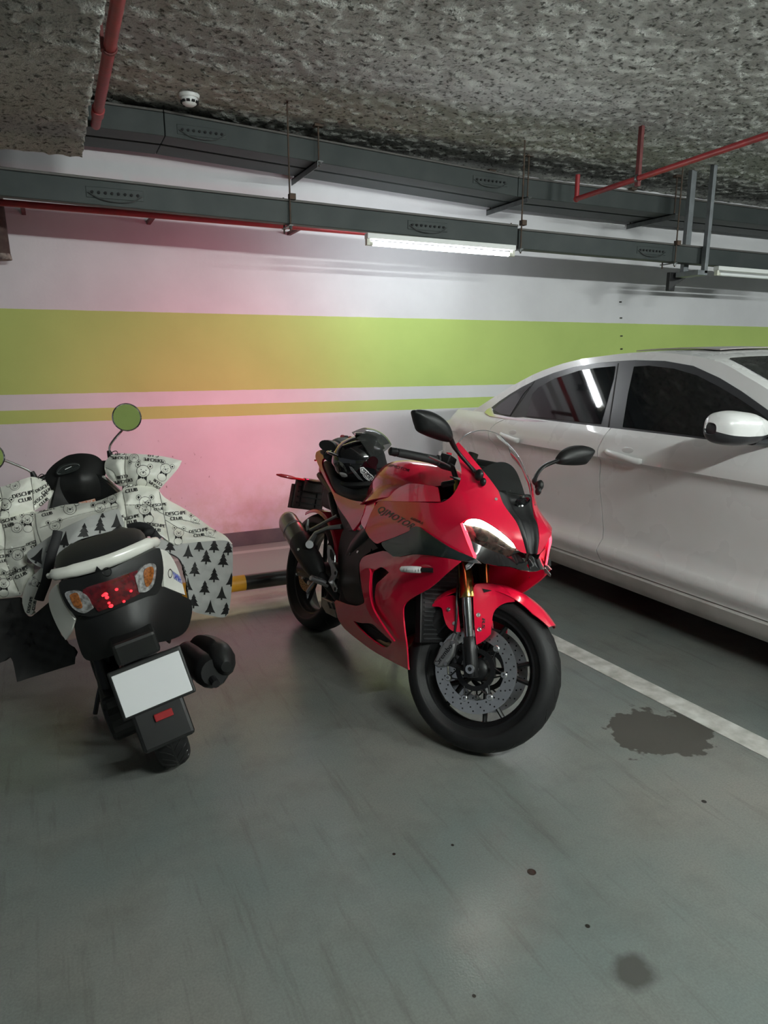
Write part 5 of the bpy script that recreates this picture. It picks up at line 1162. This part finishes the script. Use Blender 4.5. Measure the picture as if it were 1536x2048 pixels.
obj('front_fender', xf(lathe(smooth_prof([(.235, -.065), (.262, -.055), (.268, 0), (.262, .055), (.235, .065)], 2), 20, a0=R(10), a1=R(150)), tr(1.27, 0, .24)), M_swh, sco, smooth=True, solid=.004)
obj('fork', join(tube([(1.27, -.075, .24), (1.19, -.075, .50), (1.15, -.03, .66)], .018, 10), tube([(1.27, .075, .24), (1.19, .075, .50), (1.15, .03, .66)], .018, 10)), M_bm, sco, smooth=True)
obj('engine_case', join(box(-.06, .45, .075, .165, .19, .35), cyl((0, .07, .25), (0, .17, .25), .085, 24), cyl((.36, .07, .28), (.36, .175, .28), .09, 24)), M_sbl, sco, bevel=.015)
mf = obj('muffler', tube(smoothpath([(.34, -.14, .24), (.22, -.165, .27), (.05, -.185, .31), (-.16, -.20, .355), (-.22, -.205, .368)], 3), [.02, .025, .032, .045, .056, .060, .062, .062, .062, .062, .060, .054, .045], 16), M_bm, sco, smooth=True)
obj('heat_shield', tube(smoothpath([(.14, -.195, .32), (.02, -.225, .345), (-.16, -.245, .385), (-.25, -.245, .385)], 3), [.02, .03, .036, .04, .042, .044, .044, .043, .034, .018], 12, ry=[.03, .045, .055, .06, .062, .064, .064, .06, .05, .02]), M_sbl, mf, smooth=True)
obj('tail_pipe', tube([(-.20, -.19, .35), (-.26, -.195, .345)], .014, 10), M_bm, mf)
obj('shock', tube([(.02, .13, .30), (.10, .12, .56)], .026, 12), M_bm, sco, smooth=True)
obj('centre_stand', join(tube([(.40, -.10, .22), (.30, -.13, .13), (.22, -.15, .16)], .012, 8), tube([(.40, .10, .22), (.30, .13, .13), (.22, .15, .16)], .012, 8)), M_bm, sco, smooth=True)
obj('side_stand', tube([(.50, .12, .26), (.46, .20, .13), (.45, .236, .062)], .010, 8), M_bm, sco, smooth=True)
# headset, mirrors
DO = [(90.6,950),(106,930),(131,913),(148,908),(166,906.5),(187.5,909.7),(203,920),(212,938),(210,952),(203,968),(205,992,1),(175,999),(137,1008,1),(125,992),(106,983),(94,968)]
ds = rear('headset', DO, [(90,950,1.06),(131,913,1.08),(187,909,1.08),(212,940,1.05),(205,992,1.03),(137,1008,1.03),(160,940,1.0),(165,965,.975),(106,983,1.04),(150,925,1.045)], M_sbl, thick=.09, step=8, label='black handlebar cover with dial')
dl = rear('dial', [(112,943),(122,931),(140,926),(157,926),(160,934),(150,942),(130,948),(115,950)], [(112,943,1.025),(157,926,1.02),(130,948,1.0),(140,936,1.012)], mat('dial_glass', (.020, .024, .024), .08, coat=1), thick=.003, off=-.006, step=6, parent=ds)
rg = [SCF.x(px, py, 1.003) for px, py in ((115,944),(125,934),(142,929),(156,929),(158,934),(149,940),(131,946),(117,948))]
obj('dial_ring', tube(smoothpath(rg, 4, closed=True), .0016, 6, closed=True), M_steel, dl)
a, b = SCF.x(130, 939, 1.0), SCF.x(143, 933, 1.0); obj('dial_needle', tube([a, b], .0016, 6), M_decw, dl)
rear('warning_label', [(157,1005,1),(190,997,1),(192,1003,1),(160,1010,1)], [(157,1005,.985),(190,997,.985),(192,1003,.985),(160,1010,.985)], mat('label_orange', (.5, .14, .05), .5, var=.9, vscale=120, vcol=(.6, .6, .58)), thick=.002, step=6)
obj('handlebar', tube(smoothpath([(1.06, -.36, .888), (1.075, -.22, .925), (1.09, -.1, .955), (1.10, 0, .96), (1.09, .1, .96), (1.075, .22, .942), (1.06, .36, .93)], 4), .011, 10), M_bm, sco, smooth=True)
for s, (mx, my), (bx, by) in ((-1, (253.5, 834.5), (219, 906)), (1, (-24, 914), (66, 948))):
    c = SCF.x(mx, my, 1.08); b0 = SCF.x(bx, by, 1.09); e1 = SCF.x(*((222, 888) if s < 0 else (52, 938)), 1.09); e2 = SCF.x(*((243, 862) if s < 0 else (10, 921)), 1.09)
    d1_ = (CAMP-SCF.M @ c).normalized(); d2_ = (Vector((-.3, -7, 1.47))-SCF.M @ c).normalized(); nrm = (SCF.I.to_3x3() @ (d1_+d2_)).normalized(); Q = tr(c) @ nrm.to_track_quat('Y', 'Z').to_matrix().to_4x4()
    m_o = obj('mirror', xf(lathe([(.0, -.016), (.03, -.015), (.055, -.008), (.0645, 0), (.066, .006), (.0625, .009), (.060, .007)], 40), Q), M_chrome, sco, smooth=True, label='round chrome rear-view mirror')
    obj('mirror_glass', xf(lathe([(0, .006), (.0605, .0065)], 40), Q), mat('mirror_silver', (.85, .86, .86), .015, metal=1), m_o, smooth=True)
    obj('mirror_stem', tube(smoothpath([b0, e1, e2, c+(e2-c).normalized()*.058], 5), .0058, 8), M_chrome, m_o, smooth=True)
    obj('stem_boot', tube([b0-Vector((0, 0, .035)), b0-Vector((0, 0, .012)), b0+Vector((0, 0, .012))], [.016, .014, .009], 10), M_bp, m_o, smooth=True)

# ---------------------------------------------------------------- quilted cover
qt = empty('quilted_cover', SCF.M, 'white quilted leg cover with teddy bears and black fir trees draped over the scooter', 'cover')
M_qw = mat('quilt_white', (.80, .80, .72), .30, sheen=.1, var=.25, vscale=10, vcol=(.70, .70, .63), bump=.18, bscale=28)
M_ql = mat('quilt_lining', (.42, .425, .41), .8, var=.2, vscale=14, bump=.08, bscale=60)
M_seam = mat('seam_valley_shade', (.24, .24, .21), .8)  # dark tone stands for the shade in the stitched seam valleys
M_qb = mat('strap_black', (.010, .010, .011), .7)
M_ink = mat('print_black', (.012, .012, .012), .6)
def seg_d(x, y, pl):
    best = 1e9
    for (x0, y0), (x1, y1) in zip(pl[:-1], pl[1:]):
        dx, dy = x1-x0, y1-y0; t = max(0, min(1, ((x-x0)*dx+(y-y0)*dy)/(dx*dx+dy*dy+1e-9))); best = min(best, math.hypot(x-x0-t*dx, y-y0-t*dy))
    return best
def puffer(outline, seams, amp=.022, wid=16):
    o2 = [p[:2] for p in outline]; o2 = o2+[o2[0]]; ph = random.random()*6
    def f(x, y):
        d = min([seg_d(x, y, o2)]+[seg_d(x, y, s)+1.0 for s in seams]); w = 1-math.exp(-d/wid)
        return amp*w + .004*w*math.sin(x*.21+y*.13+ph)+.003*w*math.sin(x*.09-y*.27+ph*2)
    return f
def quilt(name, outline, pts, seams=(), m=None, amp=.022, wid=16, thick=.02, step=6, label=None):
    o = rear(name, outline, pts, m or M_qw, thick=thick, parent=qt, step=step, puff=puffer(outline, seams, amp, wid), label=label)
    bv = bvh_of(o); c0 = SCF.I @ CAMP
    for sm in seams:
        P = []
        for q in smoothpath([(x, y, 0) for x, y in sm], 8):
            dr = (SCF.I.to_3x3() @ ray(q.x, q.y)).normalized(); h = bv.ray_cast(c0, dr)
            if h[0] and (not P or (h[0]-P[-1]).length < .08): P.append(h[0]-dr*.001)
        if len(P) > 2: obj('quilting_seam', tube(P, .0022, 6), M_seam, o, smooth=True)
    return o
muR = quilt('hand_muff', [(209,930),(216,916),(231,907),(256,907),(281,908),(328,913),(364,921.5,1),(356,937),(338,958),(319,979,1),(296,973),(250,974),(231,968),(214,952)], [(209,930,1.02),(231,907,1.04),(281,908,1.02),(364,922,.98),(319,979,.93),(250,973,.97),(214,952,1.0),(275,940,.93),(240,940,.95)], [[(252,908),(250,940),(256,972)], [(212,935),(228,945),(236,966)]], amp=.05, thick=.07, step=4)
pR = quilt('front_panel', [(244,981),(269,968),(316,977,1),(331,996),(375,1021),(422,1055),(450,1071),(465,1088,1),(437,1083),(400,1086),(369,1088),(344,1086),(312,1066),(266,1056),(246,1058,1),(242,1020)], [(244,981,.93),(269,968,.94),(316,977,.93),(375,1021,.90),(422,1055,.84),(465,1088,.76),(369,1086,.66),(312,1064,.62),(247,1056,.66),(300,1020,.82)], [[(318,980),(324,1010),(330,1040),(338,1082)], [(246,985),(252,1020),(254,1054)], [(246,1010),(300,1012),(330,1030),(400,1048)], [(330,1040),(370,1062),(430,1076)]], amp=.05, wid=13, step=4)
pM = quilt('front_panel', [(67,1026),(75,1023),(105,1016),(131,1009.5),(190,1003),(222,991),(244,981,1),(250,1020),(247,1052,1),(236,1046),(200,1052),(150,1066),(110,1086),(75,1096,1),(68,1062)], [(67,1026,.90),(131,1010,.93),(190,1003,.95),(244,981,.93),(247,1052,.66),(150,1062,.58),(75,1090,.58),(150,1030,.80)], [[(70,1028),(74,1060),(84,1090)], [(80,1056),(150,1032),(235,1012)]], amp=.05, wid=13, step=4)
muL = quilt('hand_muff', [(-120,1010),(-60,985),(0,974),(19,968),(56,955),(73,955),(90,962),(101,977),(103,993),(88,1008),(69,1022,1),(30,1032),(-20,1038),(-80,1040),(-125,1030)], [(-120,1010,.90),(0,974,.98),(56,955,1.01),(101,980,1.02),(69,1022,.93),(-20,1038,.88),(20,1000,.92)], [[(62,956),(66,990),(68,1020)], [(0,975),(4,1000),(0,1038)]], amp=.05, thick=.07, step=5)
pL = quilt('front_panel', [(-125,1030,1),(-60,1038),(0,1034),(69,1020,1),(72,1061),(82,1092),(60,1110),(54,1124),(68,1132),(60,1160),(42,1191,1),(0,1196),(-70,1200),(-140,1190,1),(-140,1100)], [(-125,1030,.88),(0,1034,.90),(69,1022,.92),(72,1061,.74),(82,1092,.62),(54,1124,.60),(42,1191,.58),(0,1196,.60),(-70,1200,.62),(-140,1190,.64),(-140,1100,.76),(0,1110,.72)], [[(0,1034),(10,1070),(12,1120),(40,1188)], [(-120,1090),(0,1100),(75,1086)], [(-120,1140),(0,1150),(54,1140)], [(70,1022),(76,1060),(84,1090)]], amp=.05, wid=13, step=5)
pS = quilt('corner_flap', [(45,1192),(56,1161),(74,1144),(89,1131),(96,1146),(86,1168),(78,1186),(70,1215),(62,1229),(52,1226),(46,1212)], [(45,1192,.56),(56,1161,.55),(89,1131,.52),(96,1146,.52),(62,1229,.50)], [], amp=.02, wid=10)
r1 = quilt('lining_roll', [(53,1108),(72,1092),(98,1074),(125,1057),(175,1034),(206,1026),(234,1018),(242,1030),(249,1050),(238,1058),(188,1071),(156,1081),(130,1098),(112,1116),(92,1135),(68,1128)], [(53,1108,.54),(125,1057,.52),(175,1034,.53),(234,1018,.60),(249,1050,.54),(188,1071,.46),(130,1098,.44),(92,1135,.46),(150,1062,.47)], [], M_ql, amp=.02, wid=14)
r2 = quilt('lining_flap', [(318,1076,1),(353,1087),(406,1083),(450,1081),(464,1090),(465.5,1100),(465,1155),(460,1210),(456,1228),(446,1235),(420,1231),(389,1224),(381,1212),(374,1170),(368,1139),(359,1118),(340,1106),(310,1095,1)], [(318,1076,.60),(353,1087,.63),(406,1083,.68),(465,1090,.74),(465,1155,.70),(456,1228,.66),(389,1224,.58),(368,1139,.58),(340,1106,.58),(310,1095,.56)], [], M_ql, amp=.016, wid=12, label='grey lining flap with black fir trees')
r3 = quilt('lining_flap', [(-140,1192,1),(-60,1202),(0,1198),(40,1194,1),(48,1222),(60,1233),(72,1226),(98,1204,1),(116,1258),(131,1281),(150,1300),(150,1328,1),(92,1346),(34,1364,1),(22,1316),(0,1326),(-60,1340),(-150,1345,1)], [(-140,1192,.66),(0,1198,.63),(40,1194,.61),(98,1204,.50),(150,1300,.36),(150,1328,.36),(34,1364,.40),(0,1326,.48),(-150,1345,.55),(60,1260,.50)], [], mat('lining_shaded', (.030, .030, .030), .85, bump=.1, bscale=60), amp=.014)  # same lining hanging in shadow; the shade is put into a darker colour
# black ties
obj('tie', tube(smoothpath([SCF.x(px, py, x) for px, py, x in ((116,1062,.46),(112,1080,.44),(104,1105,.42),(98,1130,.42),(93,1160,.44),(84,1184,.46),(78,1200,.47))], 3), .018, 8, ry=.006, up=(1, 0, 0)), M_qb, qt, smooth=True)
obj('tie', tube(smoothpath([SCF.x(px, py, x) for px, py, x in ((256,1056,.58),(280,1052,.56),(300,1060,.54),(316,1080,.53))], 3), .018, 8, ry=.006, up=(1, 0, 0)), M_qb, qt, smooth=True)
obj('tie_knot', ball(SCF.x(298, 1064, .535), .016, .026, .018, 14, 10), M_qb, qt, smooth=True)
obj('tie_loop', tube(smoothpath([SCF.x(px, py, 1.02) for px, py in ((222,906),(232,902),(236,909),(228,914),(220,912))], 4, closed=True), .0022, 6, closed=True), M_qb, qt)
obj('tie_loop', tube(smoothpath([SCF.x(px, py, 1.02) for px, py in ((76,955),(84,948),(90,954),(82,962))], 4, closed=True), .0022, 6, closed=True), M_qb, qt)
# printed motifs laid on the cloth
def merge_named(name, vfs, parent): 
    for vf in vfs: obj(name, (vf[0], vf[1], 'open'), M_ink, parent)
def motif(V2, Fc, cx, cy, size, ang, bv, out, d=.0016, ratio=1.0):
    o = SCF.I @ CAMP; P = []; ca, sa = math.cos(ang), math.sin(ang)
    for v in V2:
        x, y = v[0]*size*ratio, -v[1]*size; q = (cx+x*ca-y*sa, cy+x*sa+y*ca)
        dr = (SCF.I.to_3x3() @ ray(*q)).normalized(); h = bv.ray_cast(o, dr)
        P.append(h[0]+(h[1] if h[1].dot(dr) < 0 else -h[1])*d if h[0] else None)
    ok = [f for f in Fc if all(P[i] is not None for i in f) and max((P[f[0]]-P[i]).length for i in f) < .05]
    used_ = sorted({i for f in ok for i in f}); mp_ = {i: k for k, i in enumerate(used_)}
    if ok: out.append(([P[i] for i in used_], [tuple(mp_[i] for i in f) for f in ok]))
def ring2(cx, cy, r, w, n=18, ry=None):
    ry = ry or r; V = []; 
    for k in range(n):
        a = 2*math.pi*k/n; V += [(cx+(r-w)*math.cos(a), cy+(ry-w)*math.sin(a)), (cx+(r+w)*math.cos(a), cy+(ry+w)*math.sin(a))]
    return V, [(2*k, 2*k+1, (2*k+3) % (2*n), (2*k+2) % (2*n)) for k in range(n)]
def disc2(cx, cy, rx, ry=None, n=10): return [(cx+rx*math.cos(2*math.pi*k/n), cy+(ry or rx)*math.sin(2*math.pi*k/n)) for k in range(n)], [tuple(range(n))]
def j2(*a):
    V, Fc = [], []
    for v, f in a: k = len(V); V += list(v); Fc += [tuple(i+k for i in t) for t in f]
    return V, Fc
BEAR = j2(ring2(0, .10, .36, .012, 26, .32), ring2(-.34, .40, .14, .011), ring2(.34, .40, .14, .011), disc2(-.34, .40, .06), disc2(.34, .40, .06), ring2(0, -.02, .16, .010, 18, .12), disc2(0, .03, .055, .04), disc2(-.13, .16, .028), disc2(.13, .16, .028),
          ([(-.03, -.26), (-.24, -.14), (-.26, -.40), (.03, -.26), (.24, -.14), (.26, -.40), (-.04, -.22), (.04, -.22), (.04, -.31), (-.04, -.31)], [(0, 1, 2), (3, 5, 4), (6, 7, 8, 9)]), ring2(0, -.52, .30, .011, 22, .26))
FACE = j2(ring2(0, 0, .36, .012, 26, .32), ring2(-.40, .28, .15, .011), ring2(.40, .28, .15, .011), disc2(-.40, .28, .07, .09), disc2(.40, .28, .07, .09), ring2(0, -.10, .17, .010, 18, .12), disc2(0, -.04, .06, .04), disc2(-.13, .06, .026), disc2(.13, .06, .026))
FIR = [(0, .5), (.14, .22), (.08, .23), (.24, -.02), (.15, -.01), (.34, -.30), (.05, -.27), (.05, -.44), (-.05, -.44), (-.05, -.27), (-.34, -.30), (-.15, -.01), (-.24, -.02), (-.08, .23), (-.14, .22)]
CONE = [(0, .5), (.10, .15), (.20, -.12), (.33, -.33), (.05, -.30), (.05, -.42), (-.05, -.42), (-.05, -.30), (-.33, -.33), (-.20, -.12), (-.10, .15)]
def tess(poly, st=.07):
    V = [Vector(p) for p in poly]; n = len(V); E = [(i, (i+1) % n) for i in range(n)]
    xs = np.arange(-.36, .37, st); ys = np.arange(-.45, .5, st)
    for x in xs:
        for y in ys:
            if inside((x, y), poly): V.append(Vector((x, y)))
    r = delaunay_2d_cdt(V, E, [], 1, 1e-5); vv, ff = r[0], r[2]
    return [(p.x, p.y) for p in vv], [tuple(t) for t in ff if inside(sum((vv[i] for i in t), Vector((0, 0)))/len(t), poly)]
FIRM, CONEM = tess(FIR), tess(CONE)
def words(cx, cy, size, ang, bv, out):
    for k, s in enumerate(('DESCHPE', 'CLUB')):
        V, Fc, w, h = text_vf(s, 1.0, .05, 0); ca, sa = math.cos(ang), math.sin(ang); dy = (k-.5)*1.05
        motif([(v.x, v.y) for v in V], Fc, cx-sa*dy*size, cy+ca*dy*size, size, ang, bv, out)
def prints(target, ws, bears, faces=()):
    bv = bvh_of(target); out = []
    for w in ws:
        one = []; words(w[0], w[1], w[2], R(w[3]), bv, one)
        if one: out.append(join(*one))
    merge_named('lettering', out, target); out = []
    for b in bears: motif(BEAR[0], BEAR[1], b[0], b[1], b[2], R(b[3]), bv, out)
    for b in faces: motif(FACE[0], FACE[1], b[0], b[1], b[2], R(b[3]), bv, out)
    merge_named('bear_print', out, target)
prints(muR, [(306,916,9,186), (246,958,9,170), (240,912,8,180), (313,968,8,215)], [(286,946,36,8), (330,940,30,25), (268,914,26,175)])
prints(pR, [(262,976,10,-10), (352,1032,10,-4), (262,1040,9,-14), (397,1066,9,-8), (311,1055,9,8), (317,1014,8,-5)], [(291,1022,34,-20), (357,1068,28,4)], [(390,1040,24,10), (290,1004,32,0), (420,1066,22,15)])
prints(pM, [(93,1024,9,-15), (234,1042,8,-20)], [(225,1000,26,-20)], [(140,1018,36,-6), (110,1052,30,-12), (200,1016,30,-14)])
prints(muL, [(48,994,11,-14), (84,1000,9,-40), (90,978,9,-30), (-40,1012,11,-12)], [(10,1012,34,6)], [(30,972,28,-30), (-70,1016,30,0)])
prints(pL, [(15,1046,10,-14), (40,1146,10,-25), (70,1088,8,-20), (3,1118,9,-8), (-50,1090,10,-5), (-40,1170,10,-5)], [(55,1042,30,-4), (8,1170,30,0), (-70,1130,32,0)], [(34,1056,30,-10), (36,1110,32,-10), (-20,1070,30,-8), (22,1150,30,-18)])
prints(pS, [(64,1210,8,-78)], [(72,1166,22,-60)])
def firs(target, lst):
    bv = bvh_of(target); out = []
    for x, y, s, a, k in lst: motif(*(FIRM if k else CONEM), x, y, s, R(a), bv, out, ratio=1.05)
    merge_named('fir_tree_print', out, target)
firs(r2, [(x, y, 31, 2, k) for x, y, k in ((376,1104,0),(412,1115,1),(446,1121,1),(389,1139,1),(428,1151,1),(365,1143,1),(375,1170,0),(409,1176,1),(443,1187,0),(387,1203,1),(420,1215,0),(452,1220,1),(462,1160,0),(428,1092,1),(456,1097,1),(398,1090,0),(340,1092,1))])
firs(r1, [(78,1112,38,25,0), (130,1080,36,8,0), (168,1064,36,4,1), (200,1052,34,2,1), (233,1044,34,0,0), (102,1098,26,10,0), (205,1030,16,0,0)])
firs(r3, [(24,1260,34,6,1), (60,1280,34,6,1), (20,1216,30,4,0), (90,1258,30,4,1), (-40,1250,34,0,1)])
